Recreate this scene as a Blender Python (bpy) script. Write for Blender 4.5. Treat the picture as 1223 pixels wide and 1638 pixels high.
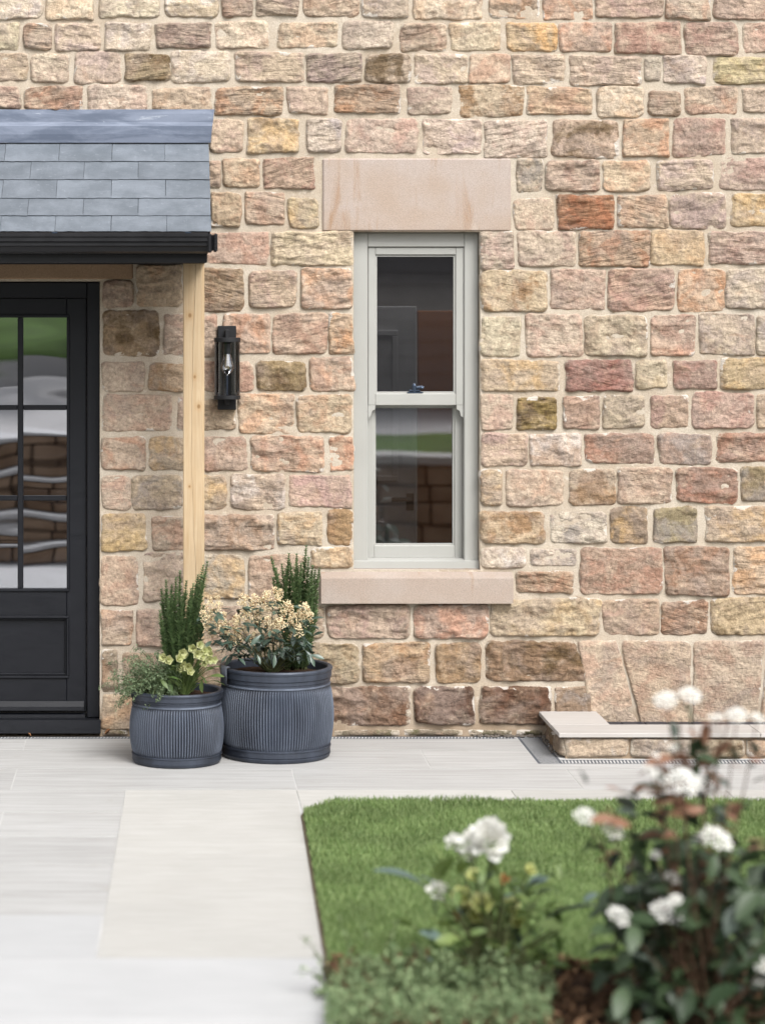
import bpy, math, random
import numpy as np
from mathutils import Vector, Matrix, Euler

S = bpy.context.scene
for o in list(bpy.data.objects):
    bpy.data.objects.remove(o)
COL = S.collection
rnd = random.Random(7)
R = math.radians

# ------------------------------------------------------------------ camera, world, sun, exposure
F, CX, CY, D, H = 4000.0, 262.0, 480.0, 11.76, 2.05     # focal length in photo pixels, principal point, wall distance, eye height
SC = F / D
cam_d = bpy.data.cameras.new('camera')
cam = bpy.data.objects.new('camera', cam_d)
COL.objects.link(cam)
cam.location = (0, -D, H)
cam.rotation_euler = (R(90), 0, 0)
cam_d.sensor_fit = 'VERTICAL'
cam_d.sensor_height = 36
cam_d.sensor_width = 36
cam_d.lens = 36 * F / 1638
cam_d.shift_x = (611.5 - CX) / 1638
cam_d.shift_y = -(819 - CY) / 1638
cam_d.clip_end = 600
cam_d.dof.use_dof = True
cam_d.dof.focus_distance = D - 0.15
cam_d.dof.aperture_fstop = 1.6
cam_d.dof.aperture_blades = 0
S.camera = cam

SUN_EL, SUN_AZ = 46.0, 25.0          # azimuth to the right of straight-in-front-of-the-wall
world = bpy.data.worlds.new('World')
S.world = world
world.use_nodes = True
nt = world.node_tree
nt.nodes.clear()
sky = nt.nodes.new('ShaderNodeTexSky')
sky.sky_type = 'NISHITA'
sky.sun_disc = False
sky.sun_elevation = R(SUN_EL)
sky.sun_rotation = R(180 - SUN_AZ)
sky.air_density = 1.0
sky.dust_density = 2.5
hs = nt.nodes.new('ShaderNodeHueSaturation')
hs.inputs['Saturation'].default_value = 0.16     # overcast: grey sky
bg = nt.nodes.new('ShaderNodeBackground')
bg.inputs['Strength'].default_value = 0.12
ow = nt.nodes.new('ShaderNodeOutputWorld')
nt.links.new(sky.outputs[0], hs.inputs['Color'])
nt.links.new(hs.outputs[0], bg.inputs['Color'])
nt.links.new(bg.outputs[0], ow.inputs['Surface'])
sun_d = bpy.data.lights.new('sun', 'SUN')
sun_d.energy = 1.5
sun_d.angle = R(30)
sun_d.color = (1.0, 0.985, 0.965)
sun = bpy.data.objects.new('sun', sun_d)
COL.objects.link(sun)
el, az = R(SUN_EL), R(SUN_AZ)
sdir = Vector((math.sin(az) * math.cos(el), -math.cos(az) * math.cos(el), math.sin(el)))
sun.rotation_euler = sdir.to_track_quat('Z', 'Y').to_euler()
sun.location = sdir * 30
S.view_settings.view_transform = 'Standard'
S.view_settings.look = 'None'
S.view_settings.gamma = 1.0
S.view_settings.use_curve_mapping = False
S.view_settings.exposure = 1.40

# ------------------------------------------------------------------ helpers
def WX(px): return (px - CX) / SC
def WZ(py): return H - (py - CY) / SC
def P(px, py, dep):                    # photo pixel at a measured distance -> place in the world
    return Vector(((px - CX) / F * dep, dep - D, H - (py - CY) / F * dep))
def GD(py): return H * F / (py - CY)    # distance of a ground point seen at row py

def lin(c):
    r = []
    for v in c[:3]:
        v /= 255.0
        r.append(v / 12.92 if v <= 0.04045 else ((v + 0.055) / 1.055) ** 2.4)
    return r
K = 0.62
def alb(c, k=K): return tuple(min(0.85, x * k) for x in lin(c)) + (1.0,)

def _hash(i, j, k, seed):
    n = (i * 374761393 + j * 668265263 + k * 2147483647 + seed * 1274126177) & 0xFFFFFFFF
    n = ((n ^ (n >> 13)) * 1274126177) & 0xFFFFFFFF
    n = ((n ^ (n >> 16)) * 2246822519) & 0xFFFFFFFF
    return (n ^ (n >> 15)) / 4294967295.0
def vnoise(p, seed=0):
    p = np.asarray(p, dtype=np.float64)
    f = np.floor(p); t = p - f; t = t * t * (3 - 2 * t)
    i = f.astype(np.int64)
    out = 0
    for a in (0, 1):
        for b in (0, 1):
            for c in (0, 1):
                w = (t[..., 0] if a else 1 - t[..., 0]) * (t[..., 1] if b else 1 - t[..., 1]) * (t[..., 2] if c else 1 - t[..., 2])
                out = out + w * _hash(i[..., 0] + a, i[..., 1] + b, i[..., 2] + c, seed)
    return out * 2 - 1
def fbm(p, seed=0, octv=4, gain=0.5, ridged=False):
    a = 1.0; s = 0; tot = 0
    p = np.asarray(p, dtype=np.float64)
    for o in range(octv):
        n = vnoise(p, seed + o * 17)
        if ridged: n = 1 - 2 * np.abs(n)
        s = s + a * n; tot += a
        a *= gain; p = p * 2.03 + 11.3
    return s / tot
def sstep(a, b, x):
    t = np.clip((x - a) / (b - a), 0, 1)
    return t * t * (3 - 2 * t)

def mesh_np(name, V, Fc, mat=None, smooth=False, attrs=None):
    V = np.asarray(V, dtype=np.float32); Fc = np.asarray(Fc, dtype=np.int32)
    n, k = Fc.shape
    me = bpy.data.meshes.new(name)
    me.vertices.add(len(V)); me.vertices.foreach_set('co', V.ravel())
    me.loops.add(n * k); me.loops.foreach_set('vertex_index', Fc.ravel())
    me.polygons.add(n)
    me.polygons.foreach_set('loop_start', np.arange(0, n * k, k, dtype=np.int32))
    me.update(calc_edges=True)
    me.polygons.foreach_set('use_smooth', np.full(n, bool(smooth)))
    if attrs:
        for an, av in attrs.items():
            at = me.attributes.new(an, 'FLOAT', 'POINT')
            at.data.foreach_set('value', np.asarray(av, dtype=np.float32))
    if mat: me.materials.append(mat)
    return me
def link(name, me, parent=None, loc=None, rot=None, scale=None):
    o = bpy.data.objects.new(name, me)
    COL.objects.link(o)
    if parent: o.parent = parent
    if loc is not None: o.location = loc
    if rot is not None: o.rotation_euler = rot
    if scale is not None: o.scale = scale
    return o
def thing(name, label, cat, loc=(0, 0, 0), group=None):
    o = bpy.data.objects.new(name, None)
    COL.objects.link(o); o.location = loc; o.empty_display_size = 0.1
    o['label'] = label; o['category'] = cat
    if group: o['group'] = group
    return o
def tag(o, label, cat, group=None, kind=None):
    if label: o['label'] = label
    if cat: o['category'] = cat
    if group: o['group'] = group
    if kind: o['kind'] = kind
    return o

class MB:                               # collects faces, links as ONE mesh
    def __init__(s): s.v = []; s.f = []
    def add(s, vs, fs):
        n = len(s.v); s.v += [tuple(v) for v in vs]; s.f += [tuple(i + n for i in f) for f in fs]
    def box(s, x0, x1, y0, y1, z0, z1, bev=0.0):
        if bev <= 0:
            vs = [(x, y, z) for x in (x0, x1) for y in (y0, y1) for z in (z0, z1)]
            s.add(vs, [(0, 1, 3, 2), (4, 6, 7, 5), (0, 4, 5, 1), (2, 3, 7, 6), (0, 2, 6, 4), (1, 5, 7, 3)])
            return
        b = min(bev, abs(x1 - x0) / 2.2, abs(y1 - y0) / 2.2, abs(z1 - z0) / 2.2)
        c = ((x0 + x1) / 2, (y0 + y1) / 2, (z0 + z1) / 2); hh = (abs(x1 - x0) / 2, abs(y1 - y0) / 2, abs(z1 - z0) / 2)
        vs = []; idx = {}
        for sx in (-1, 1):
            for sy in (-1, 1):
                for sz in (-1, 1):
                    sg = (sx, sy, sz)
                    for ax in range(3):
                        p = [sg[i] * (hh[i] - (0 if i == ax else b)) + c[i] for i in range(3)]
                        idx[sg + (ax,)] = len(vs); vs.append(p)
        fs = []
        for ax in range(3):
            a1, a2 = (ax + 1) % 3, (ax + 2) % 3
            for sg in (-1, 1):
                q = []
                for t1, t2 in ((-1, -1), (1, -1), (1, 1), (-1, 1)):
                    k = [0, 0, 0]; k[ax] = sg; k[a1] = t1; k[a2] = t2
                    q.append(idx[tuple(k) + (ax,)])
                fs.append(tuple(q if sg > 0 else q[::-1]))
        for ax in range(3):
            a1, a2 = (ax + 1) % 3, (ax + 2) % 3
            for t1 in (-1, 1):
                for t2 in (-1, 1):
                    k0 = [0, 0, 0]; k0[ax] = -1; k0[a1] = t1; k0[a2] = t2
                    k1 = list(k0); k1[ax] = 1
                    q = [idx[tuple(k0) + (a1,)], idx[tuple(k1) + (a1,)], idx[tuple(k1) + (a2,)], idx[tuple(k0) + (a2,)]]
                    fs.append(tuple(q if t1 * t2 > 0 else q[::-1]))
        for sx in (-1, 1):
            for sy in (-1, 1):
                for sz in (-1, 1):
                    q = [idx[(sx, sy, sz, i)] for i in range(3)]
                    fs.append(tuple(q if sx * sy * sz > 0 else q[::-1]))
        s.add(vs, fs)
    def prism(s, prof, x0, x1):          # profile of (y, z) extruded along x
        n = len(prof)
        s.add([(x0, y, z) for y, z in prof] + [(x1, y, z) for y, z in prof],
              [(i, (i + 1) % n, n + (i + 1) % n, n + i) for i in range(n)] + [tuple(range(n))[::-1], tuple(range(n, 2 * n))])
    def plate(s, prof, y0, y1):          # outline of (x, z) given thickness along y
        n = len(prof)
        s.add([(x, y0, z) for x, z in prof] + [(x, y1, z) for x, z in prof],
              [(i, (i + 1) % n, n + (i + 1) % n, n + i) for i in range(n)] + [tuple(range(n))[::-1], tuple(range(n, 2 * n))])
    def lathe(s, prof, n=48, c=(0, 0, 0), ripple=None):
        m = len(prof); vs = []
        for i in range(n):
            a = 2 * math.pi * i / n
            for j, (r, z) in enumerate(prof):
                rr = r + (ripple(i, j) if ripple else 0)
                vs.append((c[0] + rr * math.cos(a), c[1] + rr * math.sin(a), c[2] + z))
        s.add(vs, [(i * m + j, ((i + 1) % n) * m + j, ((i + 1) % n) * m + j + 1, i * m + j + 1) for i in range(n) for j in range(m - 1)])
    def tube(s, pts, r, n=6):
        pts = [Vector(p) for p in pts]; m = len(pts); vs = []
        for i, p in enumerate(pts):
            d = (pts[min(i + 1, m - 1)] - pts[max(i - 1, 0)]).normalized()
            u = d.cross(Vector((0.31, 0.95, 0.05)))
            if u.length < 1e-3: u = d.cross(Vector((1, 0, 0)))
            u.normalize(); w = d.cross(u)
            rr = r if not isinstance(r, (list, tuple)) else r[0] + (r[1] - r[0]) * i / (m - 1)
            for k in range(n):
                a = 2 * math.pi * k / n
                vs.append(p + rr * (math.cos(a) * u + math.sin(a) * w))
        fs = [(i * n + k, i * n + (k + 1) % n, (i + 1) * n + (k + 1) % n, (i + 1) * n + k) for i in range(m - 1) for k in range(n)]
        fs += [tuple(range(n))[::-1], tuple(range((m - 1) * n, m * n))]
        s.add(vs, fs)
    def mesh(s, name, mat, smooth=False):
        me = bpy.data.meshes.new(name); me.from_pydata(s.v, [], s.f)
        if smooth: me.polygons.foreach_set('use_smooth', np.ones(len(me.polygons), dtype=bool))
        me.update(); me.materials.append(mat)
        return me
    def build(s, name, mat, parent=None, smooth=False, loc=None):
        return link(name, s.mesh(name, mat, smooth), parent, loc)

# ------------------------------------------------------------------ materials
class NT:
    def __init__(s, name):
        s.m = bpy.data.materials.new(name); s.m.use_nodes = True
        s.t = s.m.node_tree; s.b = s.t.nodes['Principled BSDF']; s.out = s.t.nodes['Material Output']
    def n(s, typ, **kw):
        x = s.t.nodes.new('ShaderNode' + typ)
        for k, v in kw.items(): setattr(x, k, v)
        return x
    def l(s, a, b): s.t.links.new(a, b)
    def setin(s, node, name, v):
        i = node.inputs[name]
        if hasattr(v, 'is_linked'): s.l(v, i)
        else: i.default_value = v
    def coords(s, kind='Object', scale=(1, 1, 1), rand=False):
        tc = s.n('TexCoord'); mp = s.n('Mapping'); mp.inputs['Scale'].default_value = scale
        src = tc.outputs[kind]
        if rand:
            oi = s.n('ObjectInfo'); mu = s.n('Math', operation='MULTIPLY'); s.l(oi.outputs['Random'], mu.inputs[0]); mu.inputs[1].default_value = 53.7
            ad = s.n('VectorMath', operation='ADD'); s.l(src, ad.inputs[0]); s.l(mu.outputs[0], ad.inputs[1]); src = ad.outputs[0]
        s.l(src, mp.inputs['Vector'])
        return mp.outputs[0]
    def noise(s, vec, scale, detail=4, rough=0.55, dist=0.0):
        x = s.n('TexNoise'); s.l(vec, x.inputs['Vector']); x.inputs['Scale'].default_value = scale
        x.inputs['Detail'].default_value = detail; x.inputs['Roughness'].default_value = rough; x.inputs['Distortion'].default_value = dist
        return x.outputs['Fac']
    def ramp(s, fac, a, b, lo=0.0, hi=1.0):
        x = s.n('MapRange'); x.interpolation_type = 'SMOOTHSTEP'; s.l(fac, x.inputs['Value'])
        x.inputs['From Min'].default_value = a; x.inputs['From Max'].default_value = b
        x.inputs['To Min'].default_value = lo; x.inputs['To Max'].default_value = hi
        return x.outputs[0]
    def math(s, op, a, b=0.0):
        x = s.n('Math', operation=op)
        for i, v in enumerate((a, b)):
            if hasattr(v, 'is_linked'): s.l(v, x.inputs[i])
            else: x.inputs[i].default_value = v
        return x.outputs[0]
    def mix(s, fac, a, b, mode='MIX'):
        x = s.n('Mix', data_type='RGBA', blend_type=mode)
        for i, v in ((0, fac), (6, a), (7, b)):
            if hasattr(v, 'is_linked'): s.l(v, x.inputs[i])
            else: x.inputs[i].default_value = v
        return x.outputs[2]
    def scalecol(s, col, fac):           # colour * value
        x = s.n('VectorMath', operation='SCALE')
        if hasattr(col, 'is_linked'): s.l(col, x.inputs[0])
        else: x.inputs[0].default_value = col[:3]
        s.l(fac, x.inputs['Scale'])
        return x.outputs[0]
    def attr(s, name, typ='OBJECT'):
        x = s.n('Attribute'); x.attribute_type = typ; x.attribute_name = name
        return x
    def bump(s, hgt, strength=0.5, dist=0.004):
        x = s.n('Bump'); x.inputs['Strength'].default_value = strength; x.inputs['Distance'].default_value = dist
        s.l(hgt, x.inputs['Height']); s.l(x.outputs[0], s.b.inputs['Normal'])
    def fin(s, col=None, rough=0.8, spec=0.3, metal=0.0):
        if col is not None: s.setin(s.b, 'Base Color', col)
        s.setin(s.b, 'Roughness', rough); s.setin(s.b, 'Specular IOR Level', spec); s.setin(s.b, 'Metallic', metal)
        return s.m

def mortar_col(t, vec):
    c = t.mix(t.ramp(t.noise(vec, 2.2, 5), 0.35, 0.65), alb((220, 207, 189)), alb((207, 190, 169)))
    c = t.mix(t.ramp(t.noise(vec, 26, 6, 0.65), 0.5, 0.72), c, alb((228, 214, 196)))
    c = t.mix(t.ramp(t.noise(vec, 5.5, 7, 0.65, 0.6), 0.55, 0.75, 0, 0.6), c, alb((194, 174, 150)))
    c = t.mix(t.ramp(t.noise(vec, 13, 7, 0.7, 0.6), 0.60, 0.74, 0, 0.5), c, alb((240, 230, 216)))
    return t.scalecol(c, t.ramp(t.noise(vec, 190, 4, 0.7), 0.25, 0.75, 0.80, 1.14))

def m_stone():
    t = NT('sandstone')
    v = t.coords(rand=True)
    tc0 = t.n('TexCoord'); sp = t.n('SeparateXYZ'); t.l(tc0.outputs['Object'], sp.inputs[0]); oi0 = t.n('ObjectInfo')
    tl_ = t.math('MULTIPLY', t.math('SUBTRACT', oi0.outputs['Random'], 0.5), 0.55)
    zz = t.math('ADD', sp.outputs['Z'], t.math('MULTIPLY', sp.outputs['X'], tl_))
    cb = t.n('CombineXYZ'); t.l(t.math('ADD', t.math('MULTIPLY', sp.outputs['X'], 0.7), t.math('MULTIPLY', oi0.outputs['Random'], 41.0)), cb.inputs[0]); t.l(sp.outputs['Y'], cb.inputs[1]); t.l(t.math('MULTIPLY', zz, 6.5), cb.inputs[2])
    vs = cb.outputs[0]
    base, t2 = t.attr('tint').outputs['Color'], t.attr('tint_b').outputs['Color']
    strata, blot = t.attr('strata').outputs['Fac'], t.attr('blotch').outputs['Fac']
    n1 = t.noise(v, 9, 6, 0.6, 0.6)
    c = t.mix(t.math('MULTIPLY', t.ramp(n1, 0.44, 0.62), blot), base, t2)
    s1 = t.noise(vs, 11, 9, 0.62, 0.8)
    c = t.mix(t.math('MULTIPLY', t.ramp(s1, 0.52, 0.66), strata), c, t.scalecol(c, t.ramp(s1, 0, 1, 0.62, 0.46)))
    c = t.mix(t.ramp(t.noise(v, 4.6, 5, 0.6, 0.8), 0.46, 0.66, 0, 0.55), c, alb((168, 150, 138)))
    c = t.mix(t.ramp(t.noise(v, 6.1, 6, 0.62, 1.0), 0.58, 0.68, 0, 0.42), c, alb((142, 116, 94)))
    c = t.mix(t.ramp(t.noise(v, 13, 9, 0.68, 0.5), 0.50, 0.72, 0, 0.62), c, t.mix(0.75, c, alb((224, 202, 176))))
    c = t.mix(t.ramp(t.noise(t.coords(scale=(1, 1, 1.7), rand=True), 10.3, 9, 0.7, 0.7), 0.53, 0.74, 0, 0.55), c, alb((162, 144, 130)))
    c = t.mix(t.ramp(t.noise(t.coords(scale=(1, 1, 1.4), rand=True), 7.7, 8, 0.68, 0.7), 0.56, 0.74, 0, 0.5), c, alb((204, 164, 136)))
    c = t.scalecol(c, t.ramp(t.noise(v, 62, 9, 0.78), 0.30, 0.70, 0.66, 1.30))
    c = t.mix(t.ramp(t.noise(t.coords(scale=(1, 1, 3.2), rand=True), 23, 8, 0.72, 1.2), 0.60, 0.68, 0, 0.55), c, t.scalecol(c, t.ramp(n1, 0, 1, 0.55, 0.45)))
    c = t.scalecol(c, t.ramp(t.noise(v, 330, 3, 0.7), 0.25, 0.75, 0.82, 1.17))
    pits = t.ramp(t.noise(v, 55, 3, 0.5), 0.70, 0.76)
    c = t.mix(t.math('MULTIPLY', pits, 0.6), c, t.scalecol(c, t.ramp(n1, 0, 1, 0.4, 0.3)))
    e = t.attr('edge', 'GEOMETRY').outputs['Fac']
    sm = t.math('ADD', e, t.math('MULTIPLY', t.math('SUBTRACT', t.noise(v, 24, 6, 0.65), 0.5), 0.9))
    c = t.mix(t.ramp(sm, 0.84, 1.02), c, mortar_col(t, v))
    lm_ = t.math('ADD', t.math('MULTIPLY', e, 0.55), t.ramp(t.noise(v, 7.5, 7, 0.62, 0.5), 0.4, 0.8))
    c = t.mix(t.ramp(lm_, 0.98, 1.04, 0, 0.85), c, alb((236, 226, 214)))
    h = t.math('ADD', t.noise(v, 42, 9, 0.66, 0.4), t.math('MULTIPLY', s1, t.math('MULTIPLY', strata, 1.3)))
    t.bump(h, 1.0, 0.013)
    return t.fin(c, 0.93, 0.15)
def m_mortar():
    t = NT('lime_mortar'); v = t.coords()
    t.bump(t.math('ADD', t.noise(v, 120, 6, 0.7), t.noise(v, 14, 6, 0.6)), 0.5, 0.006)
    sx = t.n('SeparateXYZ'); tc = t.n('TexCoord'); t.l(tc.outputs['Object'], sx.inputs[0])
    d = t.math('SUBTRACT', t.math('MULTIPLY', t.noise(v, 6, 6, 0.6), 0.34), sx.outputs['Z'])      # splashed earth at the foot
    return t.fin(t.mix(t.ramp(d, -0.08, 0.16, 0, 0.6), mortar_col(t, v), alb((150, 122, 92))), 0.95, 0.1)
def m_dressed(name, c1, c2, streak=True):
    t = NT(name); v = t.coords(rand=True); vz = t.coords(scale=(5, 1, 0.7), rand=True)
    c = t.mix(t.ramp(t.noise(v, 3, 5), 0.35, 0.65), alb(c1), alb(c2))
    if streak:
        c = t.mix(t.ramp(t.noise(vz, 2.3, 5, 0.6, 0.5), 0.52, 0.68, 0, 0.75), c, alb((176, 140, 108)))
        c = t.mix(t.ramp(t.noise(v, 5, 5, 0.6), 0.6, 0.75, 0, 0.5), c, alb((222, 206, 192)))
    c = t.scalecol(c, t.ramp(t.noise(v, 260, 4, 0.75), 0.25, 0.75, 0.74, 1.2))
    t.bump(t.noise(v, 130, 5, 0.7), 0.5, 0.003)
    return t.fin(c, 0.92, 0.15)
def m_plain(name, col, rough=0.5, spec=0.4, var=0.08, scale=8, k=K, bump=0.0, metal=0.0, stretch=(1, 1, 1)):
    t = NT(name); v = t.coords(scale=stretch, rand=True)
    n = t.noise(v, scale, 5, 0.6)
    c = t.scalecol(alb(col, k), t.ramp(n, 0.25, 0.75, 1 - var, 1 + var))
    if bump: t.bump(t.noise(v, scale * 8, 5, 0.6), bump, 0.002)
    return t.fin(c, t.ramp(n, 0.3, 0.7, max(0.02, rough - 0.06), rough + 0.06), spec, metal)
def m_oak():
    t = NT('oak'); v = t.coords(); vz = t.coords(scale=(22, 22, 0.7))
    c = t.mix(t.ramp(t.noise(vz, 4, 7, 0.6, 1.2), 0.3, 0.75), alb((214, 190, 156)), alb((197, 168, 130)))
    c = t.mix(t.ramp(t.noise(t.coords(scale=(30, 30, 1.2)), 6, 4, 0.6), 0.60, 0.74, 0, 0.3), c, alb((186, 146, 102)))
    c = t.scalecol(c, t.ramp(t.noise(v, 3, 4), 0.3, 0.7, 0.92, 1.07))
    for kx, kz, kr in ((-0.018, 1.98, 0.011), (0.004, 1.70, 0.008), (0.022, 1.565, 0.011), (-0.02, 1.20, 0.006)):
        d = t.n('VectorMath', operation='DISTANCE'); mp = t.n('Mapping'); tc = t.n('TexCoord')
        mp.inputs['Scale'].default_value = (1, 0, 0.75); t.l(tc.outputs['Object'], mp.inputs['Vector'])
        t.l(mp.outputs[0], d.inputs[0]); d.inputs[1].default_value = (kx, 0, kz * 0.75)
        c = t.mix(t.ramp(d.outputs['Value'], kr * 0.3, kr, 0.85, 0), c, alb((120, 82, 46)))
        c = t.mix(t.ramp(d.outputs['Value'], kr * 0.8, kr * 2.4, 0.35, 0), c, alb((190, 150, 100)))
    t.bump(t.noise(vz, 30, 5), 0.3, 0.002)
    return t.fin(c, 0.7, 0.25)
def m_slate():
    t = NT('slate'); v = t.coords(rand=True); oi = t.n('ObjectInfo')
    c = t.mix(t.ramp(t.noise(v, 7, 6, 0.65), 0.35, 0.7), alb((122, 130, 139), .48), alb((146, 154, 164), .48))
    c = t.scalecol(c, t.ramp(oi.outputs['Random'], 0, 1, 0.95, 1.05))
    c = t.mix(t.ramp(t.noise(v, 42, 6, 0.7), 0.58, 0.72, 0, 0.45), c, alb((184, 190, 201), .55))
    e = t.attr('edge', 'GEOMETRY').outputs['Fac']
    c = t.mix(t.math('MULTIPLY', t.ramp(t.math('ADD', e, t.math('MULTIPLY', t.noise(v, 60, 4), 0.25)), 1.02, 1.2), 0.5), c, alb((198, 203, 210)))
    t.bump(t.noise(t.coords(scale=(1, 3, 1), rand=True), 24, 8, 0.65), 0.35, 0.003)
    return t.fin(c, 0.62, 0.4)
def m_lead():
    t = NT('lead'); v = t.coords(); vx = t.coords(scale=(0.5, 1, 3))
    c = t.mix(t.ramp(t.noise(vx, 6, 7, 0.65, 0.6), 0.38, 0.62), alb((118, 129, 150), .5), alb((150, 160, 180), .52))
    c = t.mix(t.ramp(t.noise(vx, 15, 6, 0.7, 0.8), 0.60, 0.72, 0, 0.7), c, alb((206, 212, 222)))
    t.bump(t.noise(v, 9, 5), 0.3, 0.008)
    return t.fin(c, 0.5, 0.4, 0.15)
def m_zinc():
    t = NT('zinc'); v = t.coords(rand=True); vz = t.coords(scale=(1, 1, 0.35), rand=True)
    c = t.mix(t.ramp(t.noise(vz, 6, 6, 0.6), 0.36, 0.66), alb((48, 53, 64)), alb((76, 83, 97)))
    c = t.mix(t.ramp(t.noise(v, 26, 6, 0.7), 0.62, 0.74, 0, 0.35), c, alb((120, 126, 138)))
    e = t.attr('edge', 'GEOMETRY').outputs['Fac']
    c = t.mix(t.math('MULTIPLY', e, t.ramp(t.noise(vz, 9, 4), 0.35, 0.7, 0.35, 0.9)), c, alb((150, 160, 178)))
    t.bump(t.noise(v, 90, 4), 0.15, 0.001)
    return t.fin(c, t.ramp(t.noise(v, 12, 4), 0.3, 0.7, 0.42, 0.58), 0.45, 0.25)
def m_tile(name, c1, c2, sx=0.25, grain=0.5):
    t = NT(name); v = t.coords(rand=True); vx = t.coords(scale=(sx, 8, 1), rand=True); oi = t.n('ObjectInfo')
    n = t.noise(vx, 9, 8, 0.62, 0.5)
    c = t.mix(t.ramp(n, 0.36, 0.66), alb(c1), alb(c2))
    c = t.scalecol(c, t.ramp(oi.outputs['Random'], 0, 1, 0.94, 1.04))
    c = t.scalecol(c, t.ramp(t.noise(v, 2.2, 4), 0.3, 0.7, 0.965, 1.03))
    c = t.mix(t.ramp(t.noise(v, 6.5, 6, 0.62, 0.4), 0.60, 0.78, 0, grain), c, alb((178, 172, 162)))
    t.bump(n, 0.12, 0.002)
    return t.fin(c, 0.62, 0.35)
def m_glass(name, refl, tint, wav=0.0, wscale=3.0):
    t = NT(name); t.t.nodes.remove(t.b)
    g = t.n('BsdfGlossy'); g.inputs['Roughness'].default_value = 0.004; g.inputs['Color'].default_value = (0.95, 0.96, 1, 1)
    tr = t.n('BsdfTransparent'); tr.inputs['Color'].default_value = tint
    fr = t.n('Fresnel'); fr.inputs['IOR'].default_value = 1.5
    mx = t.n('MixShader'); t.l(t.math('ADD', fr.outputs[0], refl), mx.inputs[0])
    t.l(tr.outputs[0], mx.inputs[1]); t.l(g.outputs[0], mx.inputs[2]); t.l(mx.outputs[0], t.out.inputs['Surface'])
    if wav:
        b = t.n('Bump'); b.inputs['Strength'].default_value = 1.0; b.inputs['Distance'].default_value = wav
        t.l(t.noise(t.coords(scale=(1, 1, 2.2), rand=True), wscale, 1.0, 0.4), b.inputs['Height'])
        t.l(b.outputs[0], g.inputs['Normal'])
    return t.m
def m_leaf(name, c1, c2, rough=0.45, spec=0.4, trans=0.25, k=0.55, scale=20):
    t = NT(name); v = t.coords('Object'); oi = t.n('ObjectInfo')
    gm = t.n('NewGeometry')
    rv = t.math('FRACT', t.math('ADD', gm.outputs['Random Per Island'], oi.outputs['Random']))
    c = t.mix(rv, alb(c1, k), alb(c2, k))
    c = t.scalecol(c, t.ramp(t.noise(v, scale, 3), 0.3, 0.7, 0.85, 1.15))
    t.fin(c, rough, spec)
    if trans:
        tl = t.n('BsdfTranslucent'); mx = t.n('MixShader'); mx.inputs[0].default_value = trans
        t.l(t.scalecol(c, t.math('ADD', 1.2, 0.0)), tl.inputs['Color'])
        t.l(t.b.outputs[0], mx.inputs[1]); t.l(tl.outputs[0], mx.inputs[2]); t.l(mx.outputs[0], t.out.inputs['Surface'])
    return t.m

M_STONE, M_MORTAR = m_stone(), m_mortar()
M_LINTEL = m_dressed('dressed_sandstone', (200, 185, 175), (194, 174, 158))
M_SILL = m_dressed('sill_sandstone', (197, 183, 172), (190, 172, 158))
M_DLINTEL = m_dressed('door_lintel_sandstone', (176, 148, 122), (164, 136, 110), False)
M_OAK, M_SLATE, M_LEAD, M_ZINC = m_oak(), m_slate(), m_lead(), m_zinc()
M_GUTTER = m_plain('black_plastic', (23, 23, 27), 0.42, 0.35, 0.1, 6)
M_DOOR = m_plain('charcoal_paint', (20, 22, 29), 0.48, 0.3, 0.08, 10, bump=0.15, stretch=(1, 1, 4))
M_WIN = m_plain('stone_grey_paint', (189, 188, 182), 0.42, 0.4, 0.02, 5)
M_DARK = m_plain('dark_rubber', (24, 25, 30), 0.6, 0.3)
M_LAMP = m_plain('black_powder_coat', (26, 27, 31), 0.5, 0.4, 0.1, 20)
M_STEEL = m_plain('blued_steel', (70, 82, 100), 0.35, 0.5, 0.1, 20, metal=0.6)
M_TILE = m_tile('porcelain_tile', (188, 186, 183), (211, 210, 208))
M_GROUT = m_plain('pale_grout', (222, 221, 218), 0.9, 0.2)
M_SLAB = m_tile('cream_sandstone_slab', (199, 196, 190), (211, 209, 204), 0.6, 0.3)
M_FRONT = m_tile('pale_paving_slab', (204, 204, 204), (210, 210, 210), 0.5, 0.12)
M_COPE = m_tile('coping_tile', (204, 197, 190), (213, 208, 203), 0.3, 0.2)
M_DRAIN = m_plain('drain_plastic', (98, 102, 110), 0.6, 0.35, 0.15, 12)
M_SOIL = m_plain('soil', (62, 46, 36), 0.95, 0.1, 0.4, 30, bump=0.8)
G_DOOR = m_glass('door_glass', 0.42, (0.5, 0.5, 0.52, 1), 0.0030, 1.6)
G_WIN = m_glass('window_glass', 0.16, (0.90, 0.90, 0.90, 1), 0.0006, 1.5)
G_CLEAR = m_glass('clear_glass', 0.0, (0.94, 0.95, 0.96, 1))

# ================================================================== THE HOUSE
house = thing('stone_house', 'sandstone house front of coursed pink and buff blocks with sash window and slate porch', 'house')

WIN = (WX(565.5), WX(767.5), WZ(911.5), WZ(371))
DOR = (WX(-172), WX(160), 0.0, WZ(450))
ZTOP, XL, XR = 4.1, -3.3, 4.8

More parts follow.
